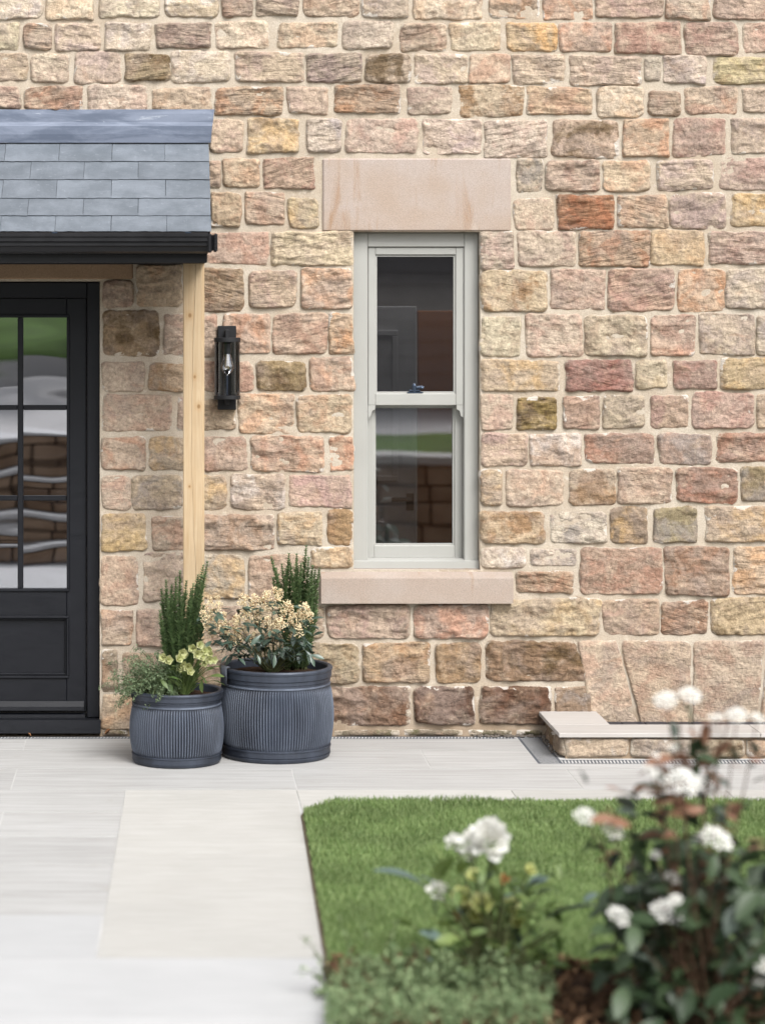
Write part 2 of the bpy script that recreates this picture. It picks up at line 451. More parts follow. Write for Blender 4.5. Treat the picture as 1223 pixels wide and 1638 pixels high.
def build_mortar():
    xs = np.unique(np.round(np.concatenate([np.arange(XL, XR + .01, 0.021), [WIN[0], WIN[1], DOR[0], DOR[1]]]), 4))
    zs = np.unique(np.round(np.concatenate([np.arange(-0.1, ZTOP, 0.021), [WIN[2], WIN[3], DOR[2], DOR[3]]]), 4))
    X, Z = np.meshgrid(xs, zs, indexing='ij')
    p = np.stack([X, np.zeros_like(X), Z], -1)
    Y = -0.0040 * fbm(p * 14, 3, 4) - 0.002 * fbm(p * 55, 9, 3) - 0.0012
    V = np.stack([X, Y, Z], -1).reshape(-1, 3)
    nz = len(zs); idx = np.arange(len(xs) * nz).reshape(len(xs), nz)
    cx = (xs[:-1] + xs[1:])[:, None] / 2; cz = (zs[:-1] + zs[1:])[None] / 2
    keep = np.ones((len(xs) - 1, nz - 1), bool)
    for a in (WIN, DOR):
        keep &= ~((cx > a[0]) & (cx < a[1]) & (cz > a[2]) & (cz < a[3]))
    Q = np.stack([idx[:-1, :-1], idx[1:, :-1], idx[1:, 1:], idx[:-1, 1:]], -1)[keep]
    V = list(map(tuple, V)); Q = Q.tolist()
    for a in (WIN, DOR):                                   # reveals
        n = len(V); x0, x1, z0, z1 = a
        for x, z in ((x0, z0), (x1, z0), (x1, z1), (x0, z1)):
            V += [(x, 0, z), (x, 0.24, z)]
        for i in range(4):
            j = (i + 1) % 4
            Q.append((n + 2 * i, n + 2 * j, n + 2 * j + 1, n + 2 * i + 1))
    link('mortar', mesh_np('mortar', V, Q, M_MORTAR, True), house)
build_mortar()

def stone_arrays(w, h, seed, rough=1.0, strata=0.3, proud=0.012, cell=0.0062, corner=0.02, poly=None, tilt=0.0):
    r = random.Random(seed)
    nx = max(6, int(w / cell)); nz = max(6, int(h / cell))
    def ax(n):
        u = np.linspace(-1, 1, n)
        u = np.sign(u) * (1 - (1 - np.abs(u)) ** 1.25)
        return np.concatenate([[-1], u, [1]])
    U, Vv = np.meshgrid(ax(nx), ax(nz), indexing='ij')
    ring = np.zeros(U.shape, bool); ring[0] = ring[-1] = True; ring[:, 0] = ring[:, -1] = True
    m = np.maximum(np.abs(U), np.abs(Vv)); ms = np.where(m < 1e-6, 1, m)
    a, c = w / 2, h / 2
    Bx, Bz = U / ms * a, Vv / ms * c
    cr = min(corner, 0.45 * min(a, c))
    dx = np.maximum(np.abs(Bx) - (a - cr), 0); dz = np.maximum(np.abs(Bz) - (c - cr), 0)
    dl = np.hypot(dx, dz); both = (dx > 0) & (dz > 0); s = np.where(both, cr / np.maximum(dl, 1e-9), 1)
    Qx = np.where(both, np.sign(Bx) * (a - cr + dx * s), Bx)
    Qz = np.where(both, np.sign(Bz) * (c - cr + dz * s), Bz)
    sd = seed * 7.13
    bp = np.stack([Qx * 15 + sd, Qz * 15, np.full_like(Qx, 1.7)], -1)
    wob = min(1.0, min(a, c) / 0.06)
    Qx = Qx + wob * (0.010 * fbm(bp, 5, 4, .6)); Qz = Qz + wob * (0.010 * fbm(bp + 40, 6, 4, .6))
    x, z = m * Qx, m * Qz
    if poly is None:
        j = [(r.uniform(-1, 1) * 0.007 * wob, r.uniform(-1, 1) * 0.007 * wob) for _ in range(4)]
        P4 = [(-a + j[0][0], -c + j[0][1]), (a + j[1][0], -c + j[1][1]), (a + j[2][0], c + j[2][1]), (-a + j[3][0], c + j[3][1])]
    else: P4 = poly
    fu, fv = (x / a + 1) / 2, (z / c + 1) / 2
    X = (1 - fu) * (1 - fv) * P4[0][0] + fu * (1 - fv) * P4[1][0] + fu * fv * P4[2][0] + (1 - fu) * fv * P4[3][0]
    Z = (1 - fu) * (1 - fv) * P4[0][1] + fu * (1 - fv) * P4[1][1] + fu * fv * P4[2][1] + (1 - fu) * fv * P4[3][1]
    e = (1 - m) * min(a, c)
    ew = min(0.006, 0.5 * min(a, c))
    up = np.sqrt(np.clip(1 - (1 - np.clip(e / ew, 0, 1)) ** 2, 0, 1))
    q = np.stack([X * 24 + sd, np.full_like(X, sd * .37), Z * 36], -1)
    ang = r.uniform(-0.35, 0.35)
    ql = np.stack([(X * math.cos(ang) + Z * math.sin(ang)) * 9 + sd, np.full_like(X, sd), (Z * math.cos(ang) - X * math.sin(ang)) * 60], -1)
    rel = 0.0105 * rough * (fbm(q * .30, 10, 3, .5, True) * 1.3 + .55 * fbm(q * .8, 11, 4, 0.55) + 0.45 * fbm(q * 1.3 + 9, 12, 3, 0.5, True)) + 0.0125 * strata * fbm(ql, 13, 3, 0.55, True)
    hgt = -0.004 + (proud + 0.004 + tilt * Z) * up + rel * (.15 + .85 * sstep(0.0, 0.010, e))
    hgt = np.where(ring, -0.03, hgt)
    V = np.stack([X, -hgt, Z], -1).reshape(-1, 3)
    n2 = U.shape[1]; idx = np.arange(U.size).reshape(U.shape)
    Q = np.stack([idx[:-1, :-1], idx[1:, :-1], idx[1:, 1:], idx[:-1, 1:]], -1).reshape(-1, 4)
    edge = 1 - np.clip(e / 0.03, 0, 1)
    return V, Q, edge.ravel()

def jit(c, r, a=7):
    d = r.uniform(-a, a); return tuple(max(0, min(255, v + d + r.uniform(-3, 3))) for v in c)
def put_stone(parent, cx, cz, w, h, col, style, seed, yoff=0.0, poly=None, rot=None, name='stone', cell=0.0062, loc=None):
    r = random.Random(seed * 31 + 5)
    st = 0.9 if 'd' in style else 0.65 if 'h' in style else r.uniform(.15, .5)
    rg = 0.55 if 's' in style else 1.35 if 'r' in style else 1.0
    V, Q, e = stone_arrays(w, h, seed, rg, st, r.uniform(0.002, 0.0075) + (0.003 if 'r' in style else 0), cell,
                           r.uniform(0.010, 0.034), poly, r.uniform(-0.03, 0.05))
    o = link(name, mesh_np('stone', V, Q, M_STONE, True, {'edge': e}), parent, loc or (cx, yoff, cz), rot)
    if 'k' in style: t2, bl = (104, 84, 58), 0.85
    elif 'b' in style: t2, bl = (160, 128, 96), 0.95
    elif 'y' in style: t2, bl = (204, 168, 118), 0.6
    elif 'g' in style: t2, bl = (150, 142, 136), 0.7
    elif 'w' in style: t2, bl = (226, 214, 204), 0.75
    elif 'm' in style: t2, bl = (92, 92, 62), 0.85
    else: t2, bl = tuple(v * f for v, f in zip(col, r.choice(((.9, .88, .86), (.93, .95, .98), (1.0, .95, .88), (.98, .95, .92))))), 0.8
    wq = .38 * max(0, min(1, (sum(col) / 3 - 122) / 45)); c1 = tuple(v * (1 - wq) + q * wq for v, q in zip(jit(col, r, 3), (203, 174, 148)))
    m_ = sum(c1) / 3
    c1 = tuple((m_ + (v - m_) * SATB) * f for v, f in zip(c1, (1.0, 1.0, .962)))
    o['tint'] = [float(v) for v in alb(c1, .78)[:3]]; o['tint_b'] = [float(v) for v in alb(t2, .74)[:3]]
    o['strata'] = st; o['blotch'] = bl
    return o
SATB = 0.70

ROWS = [
 # x0, y0, x1, y1, (colour), style
 (-22,-46,66,30,(224,203,187),''),(76,-46,149,31,(220,199,174),''),(158,-46,254,28,(221,202,180),''),(263,-46,347,27,(214,193,162),'w'),(355,-46,403,27,(168,142,126),'h'),
 (410,-46,478,27,(186,158,140),'d'),(488,-46,572,27,(196,170,150),'h'),(581,-46,650,28,(182,161,149),''),(662,-46,770,30,(221,201,183),''),(781,-46,860,28,(176,148,128),''),
 (868,-46,944,31,(200,164,144),''),(952,-46,1058,29,(198,162,146),''),(1065,-46,1134,31,(200,172,157),''),(1141,-46,1250,30,(190,158,142),''),
 (-22,39,30,78,(202,184,158),''),(38,39,82,79,(188,162,146),'d'),(89,38,160,79,(206,180,164),'h'),(167,37,241,80,(219,199,181),''),(248,37,335,76,(174,146,130),'d'),(346,36,428,77,(219,200,182),''),
 (444,36,539,77,(206,181,158),''),(548,36,628,79,(222,205,189),''),(640,37,713,80,(211,181,161),'h'),(721,36,800,82,(214,192,166),''),(809,37,888,81,(216,180,134),'h'),(894,36,977,82,(197,158,140),''),
 (984,37,1088,85,(190,152,138),''),(1093,36,1179,87,(186,152,140),'h'),(1187,37,1250,86,(196,164,150),''),
 (-22,84,44,129,(206,181,150),''),(51,88,111,131,(207,187,171),''),(119,85,193,133,(203,177,161),''),(200,86,272,129,(164,137,104),'dk'),(275,83,367,131,(222,201,181),''),(377,83,485,131,(206,176,156),'h'),
 (490,84,579,132,(174,148,137),'d'),(585,88,656,131,(180,156,138),'hk'),(665,87,746,133,(206,180,162),''),(751,88,813,133,(213,177,154),'s'),(820,88,903,132,(212,186,162),'h'),(911,89,1023,134,(208,178,158),'h'),
 (1031,92,1055,130,(188,180,168),'s'),(1059,90,1130,134,(215,191,179),''),(1140,92,1250,134,(206,183,134),'h'),
 (-22,139,33,172,(204,171,156),'h'),(41,139,131,176,(194,154,136),'d'),(140,137,234,178,(212,189,175),''),(246,142,336,176,(201,173,147),''),(346,139,452,182,(186,152,130),'d'),(460,140,525,182,(200,170,150),''),
 (534,138,639,182,(178,144,120),'d'),(650,141,721,184,(196,172,160),''),(733,138,836,186,(190,166,139),'b'),(843,140,946,184,(206,164,133),'h'),(954,140,1027,188,(218,197,177),''),(1035,144,1088,185,(182,154,134),'h'),
 (1095,140,1180,181,(190,160,146),''),(1187,143,1250,181,(200,170,155),''),
 (336,190,390,245,(206,173,151),''),(397,191,478,244,(206,175,143),'ry'),(491,191,544,245,(208,190,179),'h'),(552,191,668,244,(198,168,156),''),(676,190,768,246,(206,180,169),''),(776,191,872,251,(209,189,178),'h'),
 (884,192,988,252,(190,158,138),'k'),(995,191,1070,249,(203,165,143),''),(1076,190,1158,249,(185,150,138),''),(1168,191,1250,245,(190,166,149),''),
 (334,257,352,300,(190,158,136),''),(357,255,414,299,(209,175,147),''),(420,253,500,301,(184,143,128),'d'),(827,256,864,306,(190,172,151),'g'),(871,257,957,306,(190,156,140),'h'),(962,257,1040,305,(210,176,150),''),
 (1050,257,1139,303,(206,179,163),'h'),(1151,253,1250,304,(190,157,147),''),
 (336,309,384,362,(185,153,129),'r'),(391,309,453,360,(204,170,148),'h'),(461,318,508,363,(197,172,134),'y'),(824,316,884,367,(206,178,162),'s'),(890,312,982,365,(176,116,84),'d'),(988,314,1066,362,(202,172,148),'h'),
 (1071,310,1161,366,(188,160,148),''),(1168,312,1250,361,(198,165,126),'y'),
 (328,371,430,422,(197,163,146),'s'),(434,371,564,424,(221,196,165),'h'),(770,372,821,431,(196,173,164),'h'),(828,372,921,428,(200,172,160),''),(926,371,1037,427,(186,145,123),'d'),(1042,371,1124,424,(213,175,134),''),
 (1132,371,1250,423,(196,164,152),'d'),
 (165,449,213,493,(178,150,136),''),(219,424,291,491,(188,160,134),'r'),(323,432,391,496,(166,133,108),'d'),(398,433,474,491,(198,164,146),'h'),(481,430,563,495,(208,174,152),'h'),(769,435,876,496,(204,174,142),'b'),
 (882,430,968,496,(198,168,152),''),(973,430,1078,497,(196,153,133),'h'),(1086,430,1156,497,(206,165,137),''),(1161,432,1250,492,(194,174,157),''),
 (165,499,254,568,(166,136,104),'rk'),(262,503,300,569,(186,160,146),''),(322,503,346,570,(190,158,142),''),(355,502,431,565,(195,157,137),''),(438,503,522,566,(200,164,144),'h'),(527,502,563,566,(200,161,131),'h'),
 (769,507,833,571,(207,190,166),''),(841,503,928,569,(208,181,167),''),(936,503,1034,569,(190,171,149),'r'),(1039,504,1111,570,(200,158,138),''),(1119,502,1205,567,(186,165,149),''),(1211,505,1250,566,(196,178,164),''),
 (165,578,232,625,(196,172,156),'s'),(240,581,300,626,(180,148,118),'b'),(322,580,404,627,(195,157,139),'s'),(410,578,491,623,(156,132,90),'k'),(498,574,564,624,(200,166,148),''),(769,577,897,625,(190,164,133),'y'),
 (903,575,1012,624,(164,114,102),'h'),(1017,577,1067,620,(190,175,149),''),(1076,577,1146,620,(160,125,115),''),(1151,574,1250,622,(186,158,112),'y'),
 (165,632,276,688,(195,167,151),'s'),(284,635,300,688,(190,158,142),''),(322,640,377,688,(192,158,130),''),(382,632,469,694,(209,175,153),''),(474,633,563,691,(197,167,142),''),(769,634,817,688,(200,172,158),'s'),
 (826,637,888,687,(164,134,74),'dk'),(898,634,955,687,(178,142,120),''),(964,633,1031,684,(178,158,136),''),(1039,632,1098,685,(184,147,131),''),(1105,629,1204,687,(190,151,139),''),(1211,630,1250,684,(201,171,142),''),
 (163,699,232,750,(186,153,137),''),(238,700,298,752,(180,157,138),'yg'),(322,700,395,751,(189,155,137),''),(404,698,520,754,(212,167,142),'h'),(526,697,563,752,(200,156,132),''),(769,693,842,746,(205,169,155),''),
 (848,695,928,745,(207,171,149),'w'),(935,693,1046,740,(170,132,114),''),(1053,694,1136,743,(174,139,124),'g'),(1144,694,1250,739,(180,134,115),'h'),
 (163,761,208,814,(196,167,151),'s'),(213,761,290,814,(182,156,130),'g'),(322,762,361,816,(184,158,134),'y'),(370,760,456,816,(197,171,153),'w'),(464,760,563,811,(208,167,153),'s'),(769,752,801,808,(190,161,131),'y'),
 (809,752,898,808,(203,173,153),''),(909,750,982,808,(196,170,145),'b'),(988,749,1073,804,(196,168,148),''),(1083,749,1177,803,(168,119,99),'r'),(1185,746,1250,801,(152,130,93),'g'),
 (163,823,235,880,(207,173,120),''),(243,826,298,879,(180,154,142),''),(322,824,438,880,(172,150,135),'r'),(445,820,514,872,(197,175,148),''),(524,815,563,871,(168,130,89),'b'),(769,818,871,868,(194,161,122),'b'),
 (878,820,968,870,(200,184,174),'g'),(974,813,1034,869,(146,120,98),'y'),(1043,812,1114,867,(154,132,98),'g'),(1127,809,1250,866,(187,158,134),'y'),
 (163,889,221,966,(197,165,145),'s'),(229,886,298,962,(190,163,147),''),(322,887,388,958,(172,161,150),'gy'),(397,888,490,962,(184,157,137),''),(497,876,563,907,(201,175,143),''),(769,877,840,907,(207,189,179),'w'),
 (848,878,921,905,(205,186,174),'g'),(928,877,1059,948,(172,136,119),''),(1063,875,1165,952,(158,127,110),'r'),(1172,873,1250,950,(206,173,143),'h'),(824,915,916,947,(182,141,118),'d'),
 (163,975,212,1032,(197,167,147),''),(219,974,282,1034,(196,167,151),''),(290,970,386,1030,(190,162,140),''),(394,972,517,1022,(198,169,140),''),(524,968,654,1022,(184,151,135),'r'),(661,968,780,1019,(189,153,139),'r'),
 (786,958,959,1016,(199,176,141),'r'),(964,960,1054,1014,(192,154,130),''),(1057,962,1131,1014,(184,146,122),'d'),(1137,957,1250,1013,(196,163,124),'k'),
 (163,1039,188,1106,(158,135,118),'r'),(197,1045,300,1102,(178,157,138),''),(308,1040,392,1100,(174,150,124),''),(400,1030,573,1094,(168,145,116),'r'),(580,1029,688,1092,(178,145,112),'r'),(697,1029,767,1090,(166,131,96),'r'),
 (163,1112,260,1166,(200,169,139),''),(268,1108,392,1164,(170,140,108),''),(400,1100,656,1161,(134,101,80),'r'),(663,1097,757,1157,(108,78,64),'r'),(767,1099,880,1157,(118,86,69),'r'),
]
sd = 100
EDGE = []; er = random.Random(17)
for (x0, y0, x1, y1, c, st) in ROWS:
    sd += 1
    if x1 >= 1240:
        x1 = x0 + max(70, (1223 - x0) + er.uniform(14, 95)); EDGE.append((x1, y0, y1))
    put_stone(house, (WX(x0) + WX(x1)) / 2, (WZ(y0) + WZ(y1)) / 2, (x1 - x0 + 3.8) / SC, (y1 - y0 + 3.8) / SC, c, st, sd)

# big rough blocks of the old cellar arch, with slanting joints
def poly_stone(pts, c, st, seed, cell=0.0062, parent=house, yoff=0.0):
    w = [(WX(a), WZ(b)) for a, b in pts]      # bottom-left, bottom-right, top-right, top-left
    cx = sum(p[0] for p in w) / 4; cz = sum(p[1] for p in w) / 4
    ww = ((w[1][0] - w[0][0]) + (w[2][0] - w[3][0])) / 2; hh = ((w[3][1] - w[0][1]) + (w[2][1] - w[1][1])) / 2
    return put_stone(parent, cx, cz, ww, hh, c, st, seed, yoff, [(p[0] - cx, p[1] - cz) for p in w], cell=cell)
poly_stone([(775,1090),(946,1090),(918,1024),(775,1024)], (148,114,87), 'rk', 401)
poly_stone([(885,1176),(946,1176),(946,1096),(885,1098)], (146,118,98), 'g', 402)
poly_stone([(949,1176),(1025.5,1176),(986.5,1024),(922,1024)], (200,172,154), 's', 403, 0.010)
poly_stone([(1027.5,1176),(1101.5,1176),(1106.5,1024),(988.5,1024)], (194,164,144), 's', 404, 0.010)
poly_stone([(1103.5,1176),(1209,1176),(1223,1024),(1108.5,1024)], (192,164,146), 's', 405, 0.010)
poly_stone([(1212,1176),(1300,1176),(1330,1024),(1226,1024)], (200,176,160), 's', 406, 0.010)
# thin mossy footing course
for (x0, x1, c) in ((163,206,(150,124,96)),(532,640,(120,108,80)),(645,742,(128,112,84)),(747,820,(112,100,74)),(824,868,(140,122,98)),(268,392,(130,112,88)),(400,526,(126,110,84))):
    sd += 1
    put_stone(house, (WX(x0) + WX(x1)) / 2, WZ(1172), (x1 - x0) / SC, 11 / SC, c, 'm', sd)

# stones of the same facing outside the picture, joined
def outer_facing():
    rr = random.Random(3); Vs = []; Qs = []; Es = []; n = 0
    def add(x0, x1, z0, z1):
        nonlocal n
        V, Q, e = stone_arrays(x1 - x0, z1 - z0, rr.randint(1, 99999), 1.0, 0.3, 0.012, 0.016)
        V = V + np.array([(x0 + x1) / 2, 0, (z0 + z1) / 2]); Vs.append(V); Qs.append(Q + n); Es.append(e); n += len(V)
    def fill(xa, xb, za, zb):
        z = za
        while z < zb - 0.06:
            h = min(rr.uniform(0.12, 0.19), zb - z); x = xa
            while x < xb - 0.05:
                w = min(rr.uniform(0.17, 0.38), xb - x)
                if xb - x - w < 0.08: w = xb - x
                add(x + .011, x + w - .011, z + .011, z + h - .011); x += w
            z += h
    for x1, y0, y1 in EDGE:                                # carry each course on to the right
        x = WX(x1 + 9)
        while x < XR - .05:
            w = min(rr.uniform(0.17, 0.38), XR - x)
            if XR - x - w < .08: w = XR - x
            add(x, x + w - .024, WZ(y1), WZ(y0)); x += w
    fill(WX(1338), XR, 0.03, WZ(1018)); fill(XL, DOR[0] - .02, 0.03, 3.30); fill(XL, XR, WZ(-52), ZTOP)
    fill(XL, WX(-26), 2.95, WZ(-52))
    o = link('stone_facing', mesh_np('stone_facing', np.concatenate(Vs), np.concatenate(Qs), M_STONE, True, {'edge': np.concatenate(Es)}), house)
    o['kind'] = 'stuff'
    o['tint'] = list(alb((196, 166, 146))[:3]); o['tint_b'] = list(alb((176, 146, 122))[:3]); o['strata'] = 0.4; o['blotch'] = 0.8
outer_facing()

# dressed lintels and sill
def dressed(name, x0, x1, y0, y1, z0, z1, mat, bev=0.006, seed=1, prof=None):
    mb = MB()
    if prof: mb.prism(prof, x0, x1)
    else: mb.box(x0, x1, y0, y1, z0, z1, bev)
    return mb.build(name, mat, house)
dressed('lintel', WX(515.5), WX(816.5), -0.012, 0.2, WZ(370), WZ(253.5), M_LINTEL, 0.007)
sx0, sx1 = WX(513.5), WX(820.5)
zb, zf, zt = P(0, 965.5, D - .06).z, P(0, 924, D - .06).z, WZ(911.5)
dressed('window_sill', P(513.5, 0, D - .06).x, P(820.5, 0, D - .06).x, 0, 0, 0, 0, M_SILL, prof=[(-0.06, zb), (0.14, zb), (0.14, zt + .004), (0.03, zt + .002), (-0.052, zf + .003), (-0.058, zf), (-0.06, zf - .005)])
dressed('door_lintel', WX(-214), WX(213), -0.010, 0.2, WZ(446.5), WZ(372), M_DLINTEL, 0.006)

# ------------------------------------------------------------------ room behind the openings
M_ROOMW = m_plain('room_plaster', (120, 116, 112), 0.9, 0.1)
M_ROOMF = m_plain('room_floor', (96, 74, 56), 0.6, 0.3)
M_IDOOR = m_plain('interior_door_paint', (214, 212, 210), 0.5, 0.3)
M_BROWN = m_plain('brown_boarding', (158, 104, 64), 0.7, 0.2, 0.12, 6)
rm = MB()
rm.add([(-2.6, 0.22, -.02), (3.6, 0.22, -.02), (3.6, 3.2, -.02), (-2.6, 3.2, -.02), (-2.6, 0.22, 2.62), (3.6, 0.22, 2.62), (3.6, 3.2, 2.62), (-2.6, 3.2, 2.62)],
       [(0, 3, 2, 1), (1, 2, 6, 5), (2, 3, 7, 6), (3, 0, 4, 7)])
for q in ((-2.6, .3, .22, 3.2), (2.8, 3.6, .22, 3.2), (.3, 2.8, .22, .45), (.3, 2.8, 2.6, 3.2)):   # ceiling, with an unseen hole added so sky light brightens the room
    rm.add([(q[0], q[2], 2.62), (q[1], q[2], 2.62), (q[1], q[3], 2.62), (q[0], q[3], 2.62)], [(0, 1, 2, 3)])
# inner face of the outer wall, round the two openings
def inner_face(mb, y):
    xs = [-2.6, DOR[0], DOR[1], WIN[0], WIN[1], 3.6]; zs = [-.02, WIN[2], WIN[3], DOR[3], 2.62]
    zs = sorted(zs)
    for i in range(5):
        for j in range(4):
            xc, zc = (xs[i] + xs[i + 1]) / 2, (zs[j] + zs[j + 1]) / 2
            if DOR[0] < xc < DOR[1] and zc < DOR[3]: continue
            if WIN[0] < xc < WIN[1] and WIN[2] < zc < WIN[3]: continue
            mb.add([(xs[i], y, zs[j]), (xs[i + 1], y, zs[j]), (xs[i + 1], y, zs[j + 1]), (xs[i], y, zs[j + 1])], [(0, 1, 2, 3)])
inner_face(rm, 0.222)
room = rm.build('room_walls', M_ROOMW, house)
def A(px, py, y): return P(px, py, D + y)
mb = MB(); a, b = A(668, 497, 1.5), A(740, 900, 1.5); mb.box(a.x, a.x + 1.2, 1.5, 1.55, 0, a.z, 0.004); mb.build('brown_cupboard', M_BROWN, house)
idoor = MB(); a, b = A(500, 490, 1.25), A(666, 960, 1.25); idoor.box(a.x, b.x, 1.25, 1.29, 0, a.z, 0.004)
idr = idoor.build('interior_door', M_IDOOR, house)
mb = MB(); x0, x1, z0, z1 = A(520, 0, 1.24).x, A(636, 0, 1.24).x, A(0, 770, 1.24).z, A(0, 528, 1.24).z
for (q0, q1, w0, w1) in ((x0, x1, z0, z0 + .03), (x0, x1, z1 - .03, z1), (x0, x0 + .03, z0 + .03, z1 - .03), (x1 - .03, x1, z0 + .03, z1 - .03)):
    mb.box(q0, q1, 1.236, 1.2495, w0, w1, 0.004)
mb.build('door_moulding', M_IDOOR, idr)
mb = MB(); p = A(657, 799, 1.2); mb.tube([p + Vector((0, .05, 0)), p, p + Vector((-.1, 0, 0))], 0.011, 8); mb.box(p.x - .02, p.x + .02, 1.243, 1.2495, p.z - .06, p.z + .03, .003); mb.build('door_handle', M_LAMP, idr)

# ------------------------------------------------------------------ sash window
YW = 0.055                                # face of the box frame behind the wall face
win = MB()
kx = lambda px, y: (px - CX) / F * (D + y)
kz = lambda py, y: H - (py - CY) / F * (D + y)
x0, x1 = WIN[0] + .001, WIN[1] - .001; zt_, zb_ = WIN[3] - .001, kz(905, YW)
xi0, xi1 = kx(588, YW), kx(742, YW); zi1, zi0 = kz(395, YW), kz(894, YW)
win.box(x0, xi0, YW, YW + .12, zb_, zt_, .004); win.box(xi1, x1, YW, YW + .12, zb_, zt_, .004); win.box(xi0, xi1, YW + .001, YW + .12, zi1, zt_, .004)
window = win.build('window', M_WIN, house)
mb = MB(); mb.prism([(YW - .02, WIN[2] + .003), (YW + .12, WIN[2] + .003), (YW + .12, kz(893.5, YW)), (YW + .02, kz(894.5, YW)), (YW - .018, kz(897.5, YW))], x0 + .0005, x1 - .0005)
mb.build('timber_sill', M_WIN, window)
def sash(name, pxl, pxr, pyt, pyb, gl, gr, gt, gb, y, horns=False):
    s = MB(); t = .032
    X0, X1, ZT, ZB = kx(pxl, y), kx(pxr, y), kz(pyt, y), kz(pyb, y)
    g0, g1, gz1, gz0 = kx(gl, y), kx(gr, y), kz(gt, y), kz(gb, y)
    s.box(X0, g0, y, y + t, ZB, ZT, .003); s.box(g1, X1, y, y + t, ZB, ZT, .003)
    s.box(g0, g1, y + .0005, y + t, gz1, ZT, .003); s.box(g0, g1, y + .0005, y + t, ZB, gz0, .003)
    b = .009                                # glazing bead round the pane
    s.box(g0, g0 + b, y + .010, y + t, gz0, gz1); s.box(g1 - b, g1, y + .010, y + t, gz0, gz1)
    s.box(g0 + b, g1 - b, y + .011, y + t, gz1 - b, gz1); s.box(g0 + b, g1 - b, y + .011, y + t, gz0, gz0 + b)
    if horns:
        for sx, xe in ((1, X0), (-1, X1)):
            w = (g0 - X0) * 1.0; zz = ZB; hh = 22 / SC
            prof = [(0, 0.001), (w, .001), (w, -hh * .18), (w * .95, -hh * .3), (w * .62, -hh * .38), (w * .50, -hh * .52), (w * .46, -hh * .68), (w * .34, -hh * .80), (w * .12, -hh * .86), (w * .06, -hh), (0, -hh)]
            s.plate([(xe + sx * px_, zz + pz_) for px_, pz_ in prof], y + .001, y + t - .002)
    o = s.build(name, M_WIN, window)
    p = MB(); hw, hh2 = (g1 - g0) / 2 - .002, (gz1 - gz0) / 2 - .002; p.box(-hw, hw, -.001, .001, -hh2, hh2)
    p.build('pane', G_WIN, window, False, ((g0 + g1) / 2, y + .019, (gz0 + gz1) / 2)).rotation_euler = (0, 0, R(1.0))
    return o
sash('lower_sash', 586, 740, 640, 893, 598, 727, 650, 872.5, YW + .055)
sash('upper_sash', 588.5, 741.5, 395.5, 648.5, 600, 728.5, 407.5, 629.5, YW + .012, True)
mb = MB(); c = Vector((kx(665, YW + .02), YW + .026, kz(629.5, YW + .02)))
mb.box(c.x - .042, c.x + .034, c.y - .012, c.y + .012, c.z, c.z + .008, .003)
mb.box(c.x - .034, c.x + .022, c.y - .010, c.y + .010, c.z + .008, c.z + .018, .004)
mb.tube([c + Vector((-.004, 0, .012)), c + Vector((.004, -.004, .028)), c + Vector((.026, -.006, .030)), c + Vector((.034, -.006, .026))], [.006, .009], 8)
mb.lathe([(0, 0), (.010, 0), (.010, .03), (.006, .038), (0, .04)], 12, (c.x - .008, c.y, c.z + .008))
mb.build('sash_lock', M_STEEL, window)

# ------------------------------------------------------------------ front door
YD = 0.075
door = MB()
fx0, fx1 = WX(-170), WX(159.5); zT = WZ(451.5)
lx0, lx1 = kx(-148, YD), kx(138.5, YD)
lz1, lz0 = kz(477, YD), 0.10
door.box(fx0, lx0 - .003, YD - .015, YD + .09, 0.075, zT, .004); door.box(lx1 + .003, fx1, YD - .015, YD + .09, 0.075, zT, .004)
door.box(lx0 - .003, lx1 + .003, YD - .014, YD + .09, lz1 + .003, zT, .004)
dr = door.build('front_door', M_DOOR, house)
YL = YD + .012
leaf = MB()
cols = [(-119, -49), (-40, 28.5), (37.5, 107)]; rws = [(508, 648), (656, 793), (801, 941.5)]
gx0, gx1 = kx(-119, YL), kx(107, YL); gz1, gz0 = kz(508, YL), kz(941.5, YL)
t = .045
leaf.box(lx0, gx0, YL, YL + t, lz0, lz1, .003); leaf.box(gx1, lx1, YL, YL + t, lz0, lz1, .003)
leaf.box(gx0, gx1, YL + .0006, YL + t, gz1, lz1, .003)
pz1, pz0 = kz(989, YL), kz(1081, YL)
leaf.box(gx0, gx1, YL + .0006, YL + t, pz1, gz0, .003); leaf.box(gx0, gx1, YL + .0006, YL + t, lz0, pz0, .003)
leaf.box(gx0, gx1, YL + .018, YL + t, pz0, pz1)
lf = leaf.build('door_leaf', M_DOOR, dr)
mb = MB()                                   # raised bead round glass and panel
def bead(mb, X0, X1, Z0, Z1, w, y0, y1):
    mb.box(X0, X1, y0, y1, Z1 - w, Z1, .003); mb.box(X0, X1, y0, y1, Z0, Z0 + w, .003)
    mb.box(X0, X0 + w, y0 + .0004, y1, Z0 + w, Z1 - w, .003); mb.box(X1 - w, X1, y0 + .0004, y1, Z0 + w, Z1 - w, .003)
bead(mb, gx0 - .014, gx1 + .014, gz0 - .014, gz1 + .014, .014, YL - .008, YL + .004)
bead(mb, gx0 - .012, gx1 + .012, pz0 - .012, pz1 + .012, .013, YL - .009, YL + .004)
bead(mb, gx0 + .001, gx1 - .001, pz0 + .001, pz1 - .001, .010, YL + .008, YL + .0175)
mb.build('moulding', M_DOOR, dr)
for a, b in ((-49, -40), (28.5, 37.5)):
    mb = MB(); mb.box(kx(a, YL), kx(b, YL), YL + .002, YL + .03, gz0, gz1, .003); mb.build('glazing_bar', M_DOOR, dr)
for a, b in ((656, 648), (801, 793)):
    for c0, c1 in cols:
        mb = MB(); mb.box(kx(c0, YL) + .0004, kx(c1, YL) - .0004, YL + .003, YL + .03, kz(a, YL), kz(b, YL), .003); mb.build('glazing_bar', M_DOOR, dr)
pm = None
